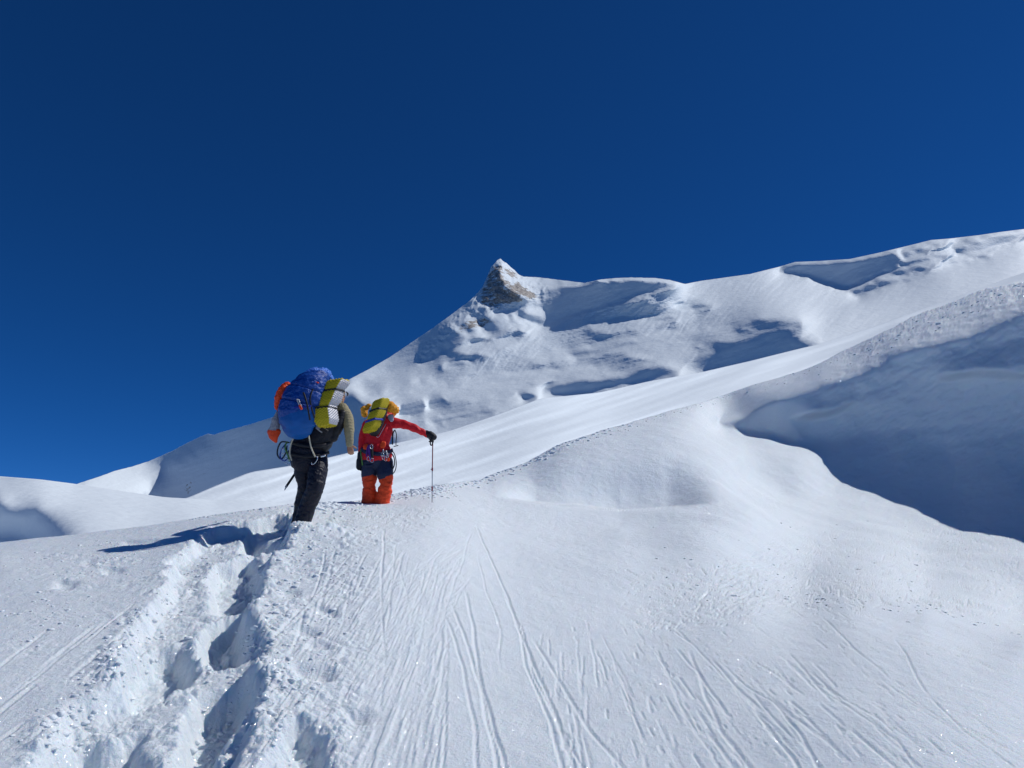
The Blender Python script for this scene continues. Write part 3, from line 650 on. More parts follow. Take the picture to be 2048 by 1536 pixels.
def link(name, me, mat, parent=None, smooth=True):
    if isinstance(mat, (list, tuple)):
        for q in mat: me.materials.append(q)
    else: me.materials.append(mat)
    if smooth: me.polygons.foreach_set('use_smooth', np.ones(len(me.polygons), bool))
    o = bpy.data.objects.new(name, me); C.objects.link(o)
    if parent: o.parent = parent; o.matrix_parent_inverse = Matrix.Translation(-parent.location)
    return o
def loft(name, lofts, mat, parent=None, **kw):
    v, f = [], []
    for L in lofts: rawloft(v, f, L[0], L[1], **{**kw, **(L[2] if len(L) > 2 else {})})
    me = bpy.data.meshes.new(name); me.from_pydata([tuple(a) for a in v], [], f); me.update()
    return link(name, me, mat, parent)
def vnoise(P, sc, o=3, ridged=False):
    return (fbm(P[:, 0] * sc + 3.1, P[:, 2] * sc + 7.7, o, ridged=ridged) + fbm(P[:, 1] * sc + 11, P[:, 2] * sc * .8 - P[:, 0] * sc * .4, o, ridged=ridged)) * .6
def blob(name, lofts, mat, parent=None, voxel=.012, smooth=3, wr=0.0, wsc=14, extra=None, cut=None):
    """one continuous skin grown over the lofted volumes, with folds pressed into it"""
    v, f = [], []
    for L in lofts: rawloft(v, f, L[0], L[1], **(L[2] if len(L) > 2 else {}))
    me = bpy.data.meshes.new(name); me.from_pydata([tuple(a) for a in v], [], f); me.update()
    o = bpy.data.objects.new('tmp', me); C.objects.link(o)
    md = o.modifiers.new('r', 'REMESH'); md.mode = 'VOXEL'; md.voxel_size = voxel
    if smooth: ms = o.modifiers.new('s', 'SMOOTH'); ms.iterations = smooth; ms.factor = .5
    dg = bpy.context.evaluated_depsgraph_get(); me2 = bpy.data.meshes.new_from_object(o.evaluated_get(dg)); me2.name = name
    bpy.data.objects.remove(o); bpy.data.meshes.remove(me)
    n = len(me2.vertices); co = np.empty(n * 3); me2.vertices.foreach_get('co', co); co = co.reshape(-1, 3)
    no = np.empty(n * 3); me2.vertices.foreach_get('normal', no); no = no.reshape(-1, 3)
    d = np.zeros(n)
    if wr: d += wr * (vnoise(co, wsc, 3) + .7 * vnoise(co * np.array([1, 1, 2.2]), wsc * .8, 2, True))
    if extra is not None: d += extra(co, no)
    co += no * d[:, None]; me2.vertices.foreach_set('co', co.ravel()); me2.update()
    me2.materials.clear()
    return link(name, me2, mat, parent)
def thing(name, label, cat, loc, group=None):
    o = bpy.data.objects.new(name, None); C.objects.link(o); o.location = loc; o.empty_display_size = .1
    o['label'] = label; o['category'] = cat
    if group: o['group'] = group
    bpy.context.view_layer.update()
    return o
def tag(o, label, cat, group=None):
    o['label'] = label; o['category'] = cat
    if group: o['group'] = group
    return o
def fist(fwd, side, palm, W0, L=.18, curl=1.0, thumb_out=.5, k=1.0):
    """palm, five bent fingers: W0 wrist, fwd along the hand, side towards the thumb, palm the way the palm faces"""
    fwd = fwd.normalized(); side = (side - fwd * side.dot(fwd)).normalized(); palm = (palm - fwd * palm.dot(fwd) - side * palm.dot(side)).normalized()
    out = []
    c = W0; pl = L * .52
    out.append(([c - fwd * .01, c + fwd * pl * .5, c + fwd * pl * .95], [(.026 * k, .018 * k), (.040 * k, .017 * k), (.040 * k, .014 * k)], dict(wide=side, seg=14)))
    for i, (s, fl) in enumerate(((.030, .92), (.010, 1.0), (-.011, .93), (-.031, .75))):
        b = c + fwd * (pl * (.92 if i in (1, 2) else .86)) + side * s * k; r = .0095 * k; seg = L * .48 * fl
        a = curl
        d1 = (fwd * math.cos(a * .7) + palm * math.sin(a * .7)); d2 = (fwd * math.cos(a * 1.7) + palm * math.sin(a * 1.7)); d3 = (fwd * math.cos(a * 2.5) + palm * math.sin(a * 2.5))
        p1 = b + d1 * seg * .45; p2 = p1 + d2 * seg * .32; p3 = p2 + d3 * seg * .2
        out.append(([b - fwd * .015, b, p1, p2, p3], [r, r, r * .95, r * .88, r * .75], dict(seg=10, sub=3)))
    b = c + fwd * pl * .28 + side * .030 * k
    d1 = (side * thumb_out + fwd * .7 + palm * .25).normalized(); d2 = (side * thumb_out * .6 + fwd * .8 + palm * .5).normalized()
    out.append(([c + fwd * pl * .15 + side * .012, b, b + d1 * .032 * k, b + d1 * .032 * k + d2 * .028 * k], [.014 * k, .013 * k, .011 * k, .009 * k], dict(seg=10, sub=3)))
    return out
def head(c, look, up, k=1.0):
    """skull, jaw, nose, brow, lips, ears"""
    look = look.normalized(); rt = look.cross(up).normalized(); up = rt.cross(look)
    P = lambda a, b, d: c + rt * a * k + look * b * k + up * d * k
    L = [([P(0, -.015, -.04), P(0, -.01, .03), P(0, -.01, .06)], [(.066, .080), (.076, .094), (.066, .082)], dict(wide=rt)),
         ([P(0, .03, -.03), P(0, .045, -.085)], [(.058, .05), (.034, .032)], dict(wide=rt)),
         ([P(0, .088, .015), P(0, .108, -.022)], [.010, .014], {}),
         ([P(-.03, .078, .03), P(.03, .078, .03)], [.012, .012], {}), ([P(-.02, .085, -.058), P(.02, .085, -.058)], [.009, .009], {}),
         ([P(-.076, -.005, .015), P(-.080, -.012, -.02)], [(.008, .018), (.007, .012)], dict(wide=look)), ([P(.076, -.005, .015), P(.080, -.012, -.02)], [(.008, .018), (.007, .012)], dict(wide=look))]
    return L
def mat_bundle(name, corners, dirA, dirB, size, straps, mats, parent=None, seglen=None, ra=.009, na=9):
    """folded egg-crate sleeping mat: corners = the edge nearest the viewer from top to bottom"""
    P = [Vector(p) for p in corners]; NT = 90; NS = 22
    Ls = [0]
    for a, b in zip(P, P[1:]): Ls.append(Ls[-1] + (b - a).length)
    def at(t):
        s = t * Ls[-1]
        for i in range(len(P) - 1):
            if s <= Ls[i + 1] + 1e-9: f = (s - Ls[i]) / (Ls[i + 1] - Ls[i]); return P[i].lerp(P[i + 1], f)
        return P[-1]
    A = Vector(dirA).normalized(); B = Vector(dirB).normalized(); v = []; f = []; fm = []
    per = [(0, 0, A, 0), (1, 0, B, 1), (1, 1, -A, 0), (0, 1, -B, 1)]
    axis = (P[-1] - P[0]).normalized(); cA = size[0]; cB = size[1]
    rows = []
    for i in range(NT + 1):
        t = i / NT; c0 = at(t)
        pin = sum(math.exp(-((t - s) / .035) ** 2) for s in straps)
        # every fold swells a little between the straps
        k = 1.0 - .20 * max([math.exp(-abs(t - s) / .055) for s in straps]) - .22 * max(0, (t - .90) / .10) - .08 * max(0, (.06 - t) / .06)
        mid = c0 + A * cA * .5 + B * cB * .5; row = []
        for side in range(4):
            for j in range(NS):
                s = j / NS
                q = [A * (s - .5) * cA - B * .5 * cB, A * .5 * cA + B * (s - .5) * cB, A * (.5 - s) * cA + B * .5 * cB, -A * .5 * cA + B * (.5 - s) * cB][side]
                nrm = [-B, A, B, -A][side]
                rr = 1 - .10 * (abs(2 * s - 1) ** 6)
                bump = ra * math.sin(2 * math.pi * s * na / 2.0 + .5) * math.sin(2 * math.pi * t * na * 2.2)
                row.append(mid + q * k * rr + nrm * bump)
        rows.append(row)
    for row in rows:
        v += row
    n = 4 * NS
    for i in range(NT):
        for j in range(n):
            f.append((i * n + j, i * n + (j + 1) % n, (i + 1) * n + (j + 1) % n, (i + 1) * n + j)); fm.append(0 if (j // NS) in (0, 2) else 1)
    # ends: layered folds
    for e, base in ((0, 0), (1, NT * n)):
        c0 = at(e) + A * cA * .5 + B * cB * .5; last = [base + j for j in range(n)]
        for ring, kk in enumerate((.93, .75, .5, .25)):
            idx = []
            for j in range(n):
                p = rows[0 if e == 0 else NT][j]; q = c0 + (p - c0) * kk
                q = q + axis * (1 if e else -1) * (.012 + .008 * math.sin((q - c0).dot(A) / cA * 2 * math.pi * 6))
                v.append(q); idx.append(len(v) - 1)
            for j in range(n): f.append((last[j], last[(j + 1) % n], idx[(j + 1) % n], idx[j])); fm.append(0)
            last = idx
        f.append(tuple(last)); fm.append(0)
    me = bpy.data.meshes.new(name); me.from_pydata([tuple(a) for a in v], [], f); me.update()
    o = link(name, me, mats, parent, True); me.polygons.foreach_set('material_index', fm)
    bm = bmesh.new(); bm.from_mesh(me); bmesh.ops.recalc_face_normals(bm, faces=bm.faces); bm.to_mesh(me); bm.free()
    return o
def strap_ring(name, c, A, B, sa, sb, mat, parent, w=.012):
    """a band round a rectangular bundle"""
    A = A.normalized(); B = B.normalized(); q = [c - A * sa - B * sb, c + A * sa - B * sb, c + A * sa + B * sb, c - A * sa + B * sb]
    pts = [q[0], (q[0] + q[1]) / 2, q[1], (q[1] + q[2]) / 2, q[2], (q[2] + q[3]) / 2, q[3], (q[3] + q[0]) / 2, q[0]]
    return loft(name, [(pts, [(w, .005)] * len(pts), dict(wide=A.cross(B), seg=8, sub=2))], mat, parent)

# ------------------------------------------------------------------ first climber (dark trousers, tan top, blue pack)
Y1 = 9.35
p = lambda x, y, d=0.0: pv(x, y, Y1 + d)
XV = Vector((1, 0, 0))
P1 = thing('person', 'climber in black trousers and tan long sleeved top bent under a huge blue load', 'person', p(605, 1062), 'climbers walking up the trench')
torso1 = [p(617, 912), p(622, 880), p(636, 850), p(650, 826), p(660, 808)]
hips = ([p(600, 910), p(607, 942, .02), p(612, 972, .05), p(606, 1005, .12), p(597, 1062, .16)], [.115, .105, .088, .088, .09])
hipr = ([p(636, 910), p(636, 940, -.08), p(630, 975, -.13), p(618, 1008, -.04), p(597, 1062, .02)], [.115, .112, .095, .092, .095])
armr = ([p(684, 818, .02), p(695, 838, 0), p(698, 858, -.03), p(699, 878, -.02), p(699, 890, -.01)], [.060, .055, .046, .038, .031])
arml = ([p(630, 818, .05), p(614, 835, .12), p(612, 855, .22), p(630, 858, .34)], [.055, .048, .042, .032])
hd = p(678, 789, .12)
body = [(torso1, [(.16, .11), (.145, .10), (.16, .11), (.17, .11), (.10, .08)], dict(wide=(1, 0, .2))), (hips[0], [r * .8 for r in hips[1]]), (hipr[0], [r * .8 for r in hipr[1]]),
        armr, (arml[0], arml[1]), ([p(660, 812, .02), p(668, 803, .07), hd + Vector((0, 0, -.05))], [.075, .058, .055]), ([p(632, 816, .04), p(658, 812, .04), p(684, 818, .02)], [.06, .07, .06])]
body += head(hd, Vector((.45, .9, .15)), Vector((0, 0, 1)))
body += fist(p(701, 903) - p(699, 890), Vector((1, .1, .15)), Vector((-.2, 1, 0)), p(699, 889), L=.17, curl=.75, thumb_out=1.1)
body += fist(Vector((.6, .6, -.1)), Vector((0, 0, 1)), Vector((-.5, .5, 0)), p(632, 858, .35), L=.17, curl=.9)
blob('body', body, M['skin'], P1, .0065, 2)
blob('trousers', [([p(619, 884), p(616, 905), p(614, 925)], [(.20, .14), (.235, .165), (.20, .15)], dict(wide=(1, 0, 0)))] + [hips, hipr], M['black'], P1, .011, 3, .007, 9,
     extra=lambda c, n: (.014 * vnoise(c * np.array([1., 1., 1.5]) + c[:, 2:3] * np.array([.8, 0, 0]), 5.5, 3, True) + .004 * vnoise(c, 26, 2)) * sstep(p(610, 915).z, p(610, 950).z, c[:, 2]))
blob('jacket', [([p(624, 888), p(632, 862), p(645, 838), p(658, 815)], [(.175, .135), (.17, .13), (.19, .13), (.12, .10)], dict(wide=(1, 0, .2))),
     ([p(640, 822, .04), p(662, 814, .03), p(684, 820, .02)], [.07, .08, .068]), (armr[0][:-1] + [p(699, 888, -.01)], [.080, .074, .062, .050, .042]), (arml[0], [.065, .058, .05, .042])], M['tan'], P1, .010, 3, .007, 11,
     extra=lambda c, n: .0018 * np.sin(c[:, 2] * 170 + 4 * vnoise(c, 9)) * (c[:, 0] > p(690, 850).x))
vest = blob('harness_vest', [([p(634, 884, -.02), p(645, 860, -.02), p(655, 838, -.01)], [(.185, .145), (.18, .145), (.17, .13)], dict(wide=(1, 0, .2))), ([p(668, 878, -.05), p(676, 850, -.04), p(684, 828, -.04)], [.04, .075, .055])], M['blackp'], P1, .011, 2, .008, 18)
blob('hood', [([hd + Vector((-.01, -.02, .02)), hd + Vector((-.01, -.015, .07))], [(.088, .10), (.075, .085)], {})], M['tan'], P1, .01, 2, .003, 20)
blob('collar', [([p(664, 810, .04), p(672, 802, .09)], [(.085, .08), (.078, .075)], {})], M['tan'], P1, .01, 2, .004, 20)
loft('glasses', [([hd + Vector((.095, -.02, .03)), hd + Vector((.105, .03, .02)), hd + Vector((.09, .08, .01))], [.006, .012, .01], dict(seg=8))], M['blackp'], P1)
loft('hip_belt', [([p(582, 884, -.12), p(600, 890, -.19), p(625, 893, -.2), p(650, 890, -.15), p(664, 884, -.04)], [(.022, .008)] * 5, dict(wide=(0, 0, 1), seg=8))], M['blackp'], P1)
hb = loft('harness_belt', [([p(576, 903, -.02), p(585, 908, -.14), p(612, 913, -.2), p(640, 911, -.16), p(658, 905, -.02)], [(.020, .007)] * 5, dict(wide=(0, 0, 1), seg=8))], M['blackp'], P1)
loft('buckle', [([p(642, 913, -.17), p(650, 911, -.15)], [(.013, .006)] * 2, dict(wide=(0, 0, 1), seg=8))], M['metal'], hb)
loft('cord_loop', [([p(594, 868, -.22), p(584, 882, -.21), p(580, 898, -.2), p(580, 910, -.2), p(583, 920, -.19)], [.0085] * 5, dict(seg=8))], M['cord'], P1)
loft('cord_loop', [([p(616, 864, -.25), p(619, 880, -.22), p(623, 897, -.21), p(630, 913, -.2)], [.009] * 4, dict(seg=8))], M['cord'], P1)
loft('carabiner', [([p(631, 913, -.22), p(635, 914, -.22), p(634, 920, -.22), p(629, 927, -.22), p(624, 929, -.22), p(623, 926, -.22)], [.0052] * 6, dict(seg=8))], M['metal'], hb)
for cx in (634, 642):
    loft('belt_pad', [([p(cx, 853 + (cx - 634) * .4, -.19), p(cx + 12, 862 + (cx - 634) * .3, -.17)], [(.03, .008)] * 2, dict(wide=(0, 0, 1), seg=8))], M['grey' if cx == 634 else 'blackp'], P1)
# gear hanging from the harness on the left
g = thing('climbing_gear', 'blue and green slings and karabiners hanging at the left hip of the dark climber', 'climbing gear', p(568, 890, -.1))
loft('sling', [([p(578, 885, -.1), p(563, 884, -.12), p(556, 896, -.12), p(555, 910, -.12), p(563, 918, -.12), p(572, 905, -.12), p(574, 892, -.1)], [.009] * 7, dict(seg=8))], M['blackp'], g)
loft('sling', [([p(574, 886, -.13), p(565, 896, -.14), p(560, 912, -.14), p(568, 922, -.14), p(577, 915, -.13)], [.008] * 5, dict(seg=8))], M['bluestrap'], g)
loft('sling', [([p(574, 884, -.14), p(570, 894, -.15), p(575, 908, -.15), p(579, 922, -.13)], [.010] * 4, dict(seg=8))], M['green'], g)
for (x, y) in ((566, 902), (571, 920), (577, 924)):
    loft('karabiner', [([p(x, y - 5, -.16), p(x + 3, y - 3, -.16), p(x + 3, y + 4, -.16), p(x, y + 6, -.16), p(x - 3, y + 3, -.16), p(x - 2, y - 3, -.16), p(x, y - 5, -.16)], [.0042] * 7, dict(seg=6))], M['metal'], g)
ax = thing('ice_axe', 'ice axe with dark shaft slanting down behind the thigh of the dark climber', 'ice axe', p(571, 974, .02))
loft('shaft', [([p(612, 900, .14), p(598, 934, .08), p(572, 974, .02)], [(.016, .010)] * 3, dict(seg=10))], M['blackp'], ax)
loft('spike', [([p(573, 972, .02), p(571, 977, .02), p(568.5, 981, .02)], [.012, .009, .002], dict(seg=8))], M['greymetal'], ax)
loft('pick', [([p(604, 897, .14), p(612, 898, .14), p(622, 904, .14)], [(.012, .006)] * 3, dict(seg=8))], M['greymetal'], ax)
# the blue pack
B1 = thing('backpack', 'huge bulging blue backpack with light blue top on the dark trousered climber', 'backpack', p(600, 868, -.3), 'backpacks on the climbers')
blob('pack_body', [([p(592, 842, -.34), p(597, 820, -.37), p(608, 795, -.36), p(622, 772, -.32), p(634, 758, -.26)], [(.20, .17), (.24, .20), (.245, .20), (.21, .18), (.15, .14)], dict(wide=(1, 0, .25), seg=26))], M['blue'], B1, .012, 3, .017, 11,
     extra=lambda c, n: -.022 * np.exp(-((c[:, 2] - p(600, 818).z + .25 * (c[:, 0] - p(600, 818).x)) / .012) ** 2) - .02 * np.exp(-((c[:, 2] - p(600, 786).z + .3 * (c[:, 0] - p(600, 786).x)) / .012) ** 2))
blob('rain_cover', [([p(596, 853, -.33), p(597, 843, -.35), p(601, 826, -.36)], [(.185, .16), (.232, .20), (.235, .205)], dict(wide=(1, 0, .12), seg=26))], M['bluecov'], B1, .012, 4, .003, 8)
blob('lid', [([p(606, 762, -.30), p(628, 751, -.28), p(650, 748, -.22)], [(.07, .09), (.09, .12), (.07, .09)], dict(wide=(.2, 0, 1))), ([p(640, 752, -.2), p(655, 757, -.18), p(661, 763, -.16)], [.07, .065, .045])], M['bluelid'], B1, .010, 2, .016, 20)
blob('lid_pocket', [([p(622, 768, -.46), p(640, 770, -.42)], [(.055, .05), (.06, .05)], dict(wide=(0, 0, 1)))], M['blue'], B1, .010, 2, .012, 22)
loft('zip_pull', [([p(594, 799, -.60), p(599, 810, -.605)], [.0085] * 2, dict(seg=8)), ([p(597, 799, -.60), p(603, 813, -.605)], [.007] * 2, dict(seg=8))], M['silver'], B1)
loft('zip_tag', [([p(599.5, 811, -.61), p(603, 818, -.61)], [(.015, .010), (.016, .010)], dict(seg=8))], M['orange'], B1)
loft('buckle', [([p(629, 765, -.48), p(636, 766, -.48)], [.014, .012], dict(seg=8))], M['orange'], B1)
for a, b, c_ in (((600, 768, -.5), (612, 800, -.60), (620, 840, -.56)), ((571, 800, -.45), (566, 820, -.5), (564, 845, -.46)), ((627, 775, -.50), (620, 800, -.575), (629, 836, -.52))):
    loft('compression_strap', [([p(*a), p(*b), p(*c_)], [(.010, .003)] * 3, dict(seg=6))], M['blackp'], B1)
loft('compression_strap', [([p(564, 812, -.40), p(590, 815, -.58), p(622, 812, -.58)], [(.011, .003)] * 3, dict(wide=(0, 0, 1), seg=6))], M['bluestrap'], B1)
for sx in (650, 672):
    loft('shoulder_strap', [([p(sx - 4, 812, -.13), p(sx + 4, 808, .0), p(sx + 8, 824, .13), p(sx + 4, 850, .15)], [(.028, .010)] * 4, dict(wide=(1, 0, 0), seg=8))], M['blackp'], B1)
# folded sleeping mat
eA = Vector((-.985, .12, -.12)); eB = Vector((.40, .90, .05))
cs = [p(671, 764, -.50), p(665, 778, -.52), p(660, 796, -.54), p(655, 812, -.55), p(659, 846, -.54)]
S1 = thing('sleeping_mat', 'yellow and silver folded egg crate mat strapped to the right side of the blue backpack', 'sleeping mat', p(655, 848, -.45), 'folded foam mats on the backpacks')
mat_bundle('foam', [p(684, 757, -.40), p(672, 777, -.44), p(664, 797, -.47), p(656, 814, -.48), p(660, 846, -.46)], eA, eB, (.215, .21), (.24, .60), [M['yellow'], M['silver']], S1)
for (x, y, dd) in ((673, 777, -.44), (657, 812, -.48)):
    strap_ring('strap', p(x, y, dd) + eA * .10 + eB * .10, eA, eB, .088, .088, M['blackp'], S1)
# small bags on the left of the pack
b1 = blob('stuff_sack', [([p(574, 772, -.3), p(565, 783, -.34), p(558, 798, -.34), p(554, 815, -.3)], [(.045, .05), (.06, .06), (.05, .05), (.022, .03)], {}), ([p(572, 780, -.34), p(566, 792, -.36)], [.04, .035], {})], M['orange'], None, .009, 2, .014, 26)
tag(b1, 'crumpled orange red sack tucked against the left side of the blue backpack', 'stuff sack')
hb_ = thing('hanging_bag', 'grey bag with orange bottom dangling left of the blue backpack', 'bag', p(550, 888, -.25))
blob('bag_top', [([p(556, 826, -.25), p(552, 842, -.26), p(548, 862, -.26)], [(.02, .03), (.05, .05), (.066, .055)], {})], M['grey'], hb_, .009, 2, .008, 22)
blob('bag_bottom', [([p(548, 864, -.26), p(548, 873, -.26), p(552, 883, -.25)], [(.084, .058), (.06, .05), (.018, .02)], dict(wide=(1, 0, .12)))], M['orange'], hb_, .009, 1, .005, 20)
loft('drawcord', [([p(556, 828, -.25), p(555, 815, -.26), p(559, 806, -.28)], [(.010, .006)] * 3, dict(seg=8))], M['orange'], hb_)

# ------------------------------------------------------------------ second climber (red suit, pole)
Y2 = 12.0
p = lambda x, y, d=0.0: pv(x, y, Y2 + d)
P2 = thing('person', 'climber in a red suit with navy thighs leaning on an outstretched trekking pole', 'person', p(755, 1004), 'climbers walking up the trench')
legl = ([p(741, 922), p(739, 950, .02), p(738, 972, 0), p(739, 990, .03), p(739, 1012, .05)], [.115, .105, .088, .100, .10])
legr = ([p(769, 922), p(770, 950, -.05), p(770, 970, -.08), p(765, 990, -.03), p(762, 1012, .02)], [.115, .108, .092, .098, .10])
a2r = ([p(790, 846), p(808, 849), p(826, 855, -.02), p(842, 863, 0), p(856, 870, .02)], [.085, .070, .062, .052, .042])
a2l = ([p(735, 850, .02), p(727, 872, .03), p(724, 895, .02), p(722, 917, 0)], [.085, .072, .060, .048])
hd2 = p(780, 822, .22)
body = [([p(754, 915), p(756, 885), p(762, 855), p(768, 838)], [(.17, .12), (.15, .11), (.18, .12), (.13, .10)], dict(wide=(1, 0, -.1))), (legl[0], [r * .75 for r in legl[1]]), (legr[0], [r * .75 for r in legr[1]]),
        (a2r[0], [r * .72 for r in a2r[1]]), (a2l[0], [r * .72 for r in a2l[1]]), ([p(768, 842, .03), p(775, 833, .12), p(780, 826, .2)], [.075, .06, .058]), ([p(740, 850, .02), p(765, 842, .02), p(790, 846, 0)], [.07, .08, .07])]
body += head(hd2, Vector((.3, .9, -.1)), Vector((.1, -.1, 1)))
blob('body', body, M['skin'], P2, .009, 2)
zc = [p(755, 918).z, p(755, 951).z]
blob('thigh_panels', [([p(754, 915), p(754, 924)], [(.20, .14), (.205, .145)], dict(wide=(1, 0, 0))), ([p(740, 925), p(739, 940, .01), p(738, 950, .02)], [.13, .128, .122]), ([p(770, 925), p(770, 940, -.03), p(770, 950, -.055)], [.13, .128, .124])], M['navy'], P2, .011, 2, .006, 12)
blob('lower_trousers', [([p(739, 957, .02), p(738, 972, 0), p(739, 990, .03), p(739, 1012, .05)], [.103, .078, .106, .112]), ([p(772, 957, -.05), p(772, 970, -.08), p(767, 990, -.03), p(761, 1012, .02)], [.104, .080, .104, .110])], M['orangered'], P2, .011, 2, .010, 13,
     extra=lambda c, n: .020 * vnoise(c * np.array([.8, .8, 1.7]) + c[:, 2:3] * np.array([.6, 0, 0]), 6.5, 3, True) + .006 * vnoise(c, 20, 2))
blob('jacket', [([p(754, 913), p(753, 900), p(754, 885), p(760, 860), p(768, 842)], [(.245, .175), (.225, .165), (.195, .15), (.215, .15), (.15, .12)], dict(wide=(1, 0, -.1))), a2r, a2l, ([p(742, 852, .02), p(765, 842, .02), p(792, 847, 0)], [.085, .095, .085]), ([p(768, 842, .03), p(776, 832, .12)], [.09, .085])],
     M['red'], P2, .011, 3, .006, 10, extra=lambda c, n: .004 * np.sin(c[:, 0] * 60 + c[:, 2] * 40 + 4 * vnoise(c, 5)) * (c[:, 0] > p(800, 850).x))
for x, y, rx, rz in ((732, 893, .045, .05), (766, 889, .055, .06), (775, 918, .04, .03)):
    blob('jacket_patch', [([p(x - 3, y, -.155), p(x + 3, y + 1, -.155)], [(rz, .02), (rz, .02)], dict(wide=(0, 0, 1)))], M['orangered'], P2, .010, 2, .003, 20)
blob('hood', [([hd2 + Vector((0, -.03, -.02)), hd2 + Vector((0, -.02, .07))], [(.105, .12), (.085, .10)], {}), ([hd2 + Vector((.06, -.06, -.03)), hd2 + Vector((.08, -.05, .02))], [.06, .055])], M['amber'], P2, .010, 2, .016, 24)
blob('hood_crest', [([hd2 + Vector((-.04, -.02, .10)), hd2 + Vector((.03, -.03, .10))], [.045, .04])], M['red'], P2, .010, 1, .012, 26)
blob('shoulder_patch', [([p(781, 832, -.09), p(783, 840, -.10)], [(.05, .03), (.035, .03)], {})], M['pale'], P2, .009, 1, .004, 24)
gl = fist(p(864, 879) - p(857, 871), Vector((.3, -.6, .7)), Vector((-.5, .3, -.6)), p(857, 870, .02), L=.19, curl=1.15, thumb_out=.5, k=1.3)
blob('glove', gl + [([p(853, 867, .02), p(858, 871, .02)], [.055, .05]), ([p(860, 869, .0), p(867, 874, .0)], [.058, .056])], M['blackp'], P2, .009, 1)
gl = fist(p(719, 936) - p(721, 922), Vector((.6, .3, 0)), Vector((.7, 0, .1)), p(721, 921), L=.20, curl=.5, thumb_out=.5, k=1.45)
blob('glove', gl + [([p(722, 908, 0), p(721, 922, 0)], [.058, .056]), ([p(720, 922), p(719, 934)], [.06, .055])], M['blackp'], P2, .009, 1)
bl = loft('harness_belt', [([p(722, 898, -.04), p(732, 904, -.16), p(755, 908, -.19), p(774, 906, -.15), p(785, 900, -.04)], [(.032, .009)] * 5, dict(wide=(0, 0, 1), seg=8))], M['navy'], P2)
loft('leg_loop', [([p(726, 926, -.05), p(735, 932, -.14), p(750, 928, -.12)], [(.02, .008)] * 3, dict(wide=(0, 0, 1), seg=8))], M['navy'], P2)
loft('seam_piping', [([p(745, 862, -.19), p(752, 872, -.2), p(757, 874, -.2), p(764, 862, -.19), p(772, 848, -.16)], [.004] * 5, dict(seg=6))], M['pale'], P2)
for x0, y0, x1, y1, mm, rr in ((738, 893, 741, 918, 'purple', .028), (743, 896, 744, 914, 'blackp', .03), (735, 896, 733, 912, 'purple', .016), (766, 900, 768, 912, 'greymetal', .014), (772, 902, 776, 914, 'greymetal', .012)):
    loft('hanging_gear', [([p(x0, y0, -.21), p(x1, y1, -.22)], [rr, rr * .8], dict(seg=8))], M[mm], bl)
for x, y in ((737, 917), (744, 920), (767, 914), (771, 917), (765, 909), (775, 910), (743, 893)):
    loft('karabiner', [([p(x, y - 4, -.24), p(x + 2.5, y - 2, -.24), p(x + 2, y + 4, -.24), p(x - 2, y + 4, -.24), p(x - 2.5, y - 2, -.24), p(x, y - 4, -.24)], [.0045] * 6, dict(seg=6))], M['metal'], bl)
loft('rope_loop', [([p(781, 901, -.08), p(788, 906, -.08), p(792, 920, -.08), p(792, 935, -.08), p(788, 945, -.08), p(781, 950, -.08)], [.008] * 6, dict(seg=6))], M['blackp'], P2)
loft('rope_loop', [([p(783, 907, -.1), p(788, 915, -.1), p(789, 928, -.1), p(785, 938, -.1), p(783, 925, -.1)], [.009] * 5, dict(seg=6))], M['blackp'], P2)
loft('left_sling', [([p(721, 900, -.1), p(723, 915, -.12), p(725, 930, -.1)], [.010] * 3, dict(seg=6))], M['green'], P2).name = 'sling'
# pack of the second climber
B2 = thing('backpack', 'small black backpack with amber bags under yellow mats on the red suited climber', 'backpack', p(757, 868, -.25), 'backpacks on the climbers')
blob('pack_body', [([p(748, 860, -.25), p(752, 842, -.28), p(760, 822, -.25), p(768, 812, -.2)], [(.10, .10), (.13, .12), (.12, .11), (.07, .08)], dict(wide=(1, 0, -.2)))], M['blackp'], B2, .011, 3, .010, 14)
blob('amber_bag', [([p(771, 812, -.14), p(783, 815, -.14), p(792, 820, -.12)], [.05, .075, .05])], M['amber'], B2, .010, 1, .020, 24)
blob('amber_bag', [([p(728, 818, -.2), p(729, 828, -.2)], [.05, .05]), ([p(738, 811, -.2), p(733, 816, -.2)], [.03, .035])], M['amber'], B2, .010, 1, .012, 24)
for a, b, c_ in (((762, 822, -.37), (761, 840, -.36), (757, 860, -.30)),):
    loft('pack_strap', [([p(*a), p(*b), p(*c_)], [(.012, .004)] * 3, dict(seg=6))], M['blackp'], B2)
loft('shoulder_strap', [([p(762, 838, -.1), p(766, 836, .02), p(770, 850, .16), p(768, 868, .16)], [(.025, .01)] * 4, dict(wide=(1, 0, 0), seg=8))], M['blackp'], B2)
loft('loose_strap', [([p(790, 860, -.02), p(786, 866, -.03), p(785, 880, -.03), p(785, 889, -.03)], [(.011, .004)] * 4, dict(seg=6))], M['blackp'], B2)
loft('loose_strap', [([p(790, 860, -.02), p(793, 870, -.02), p(792, 884, -.02), p(792, 890, -.02)], [(.007, .003)] * 4, dict(seg=6)), ([p(788, 893, -.02), p(796, 891, -.02)], [.007, .007], dict(seg=6))], M['blackp'], B2)
S2 = thing('sleeping_mat', 'all yellow folded egg crate mat tied lengthwise on the pack of the red suited climber', 'sleeping mat', p(740, 866, -.4), 'folded foam mats on the backpacks')
eA = Vector((-.93, .3, -.25)).normalized(); eB = Vector((.55, .80, .10)).normalized()
mat_bundle('foam', [p(765, 796, -.44), p(760, 812, -.48), p(752, 832, -.5), p(742, 858, -.48)], eA, eB, (.185, .19), (.32, .64), [M['yellow'], M['yellow']], S2, na=8)
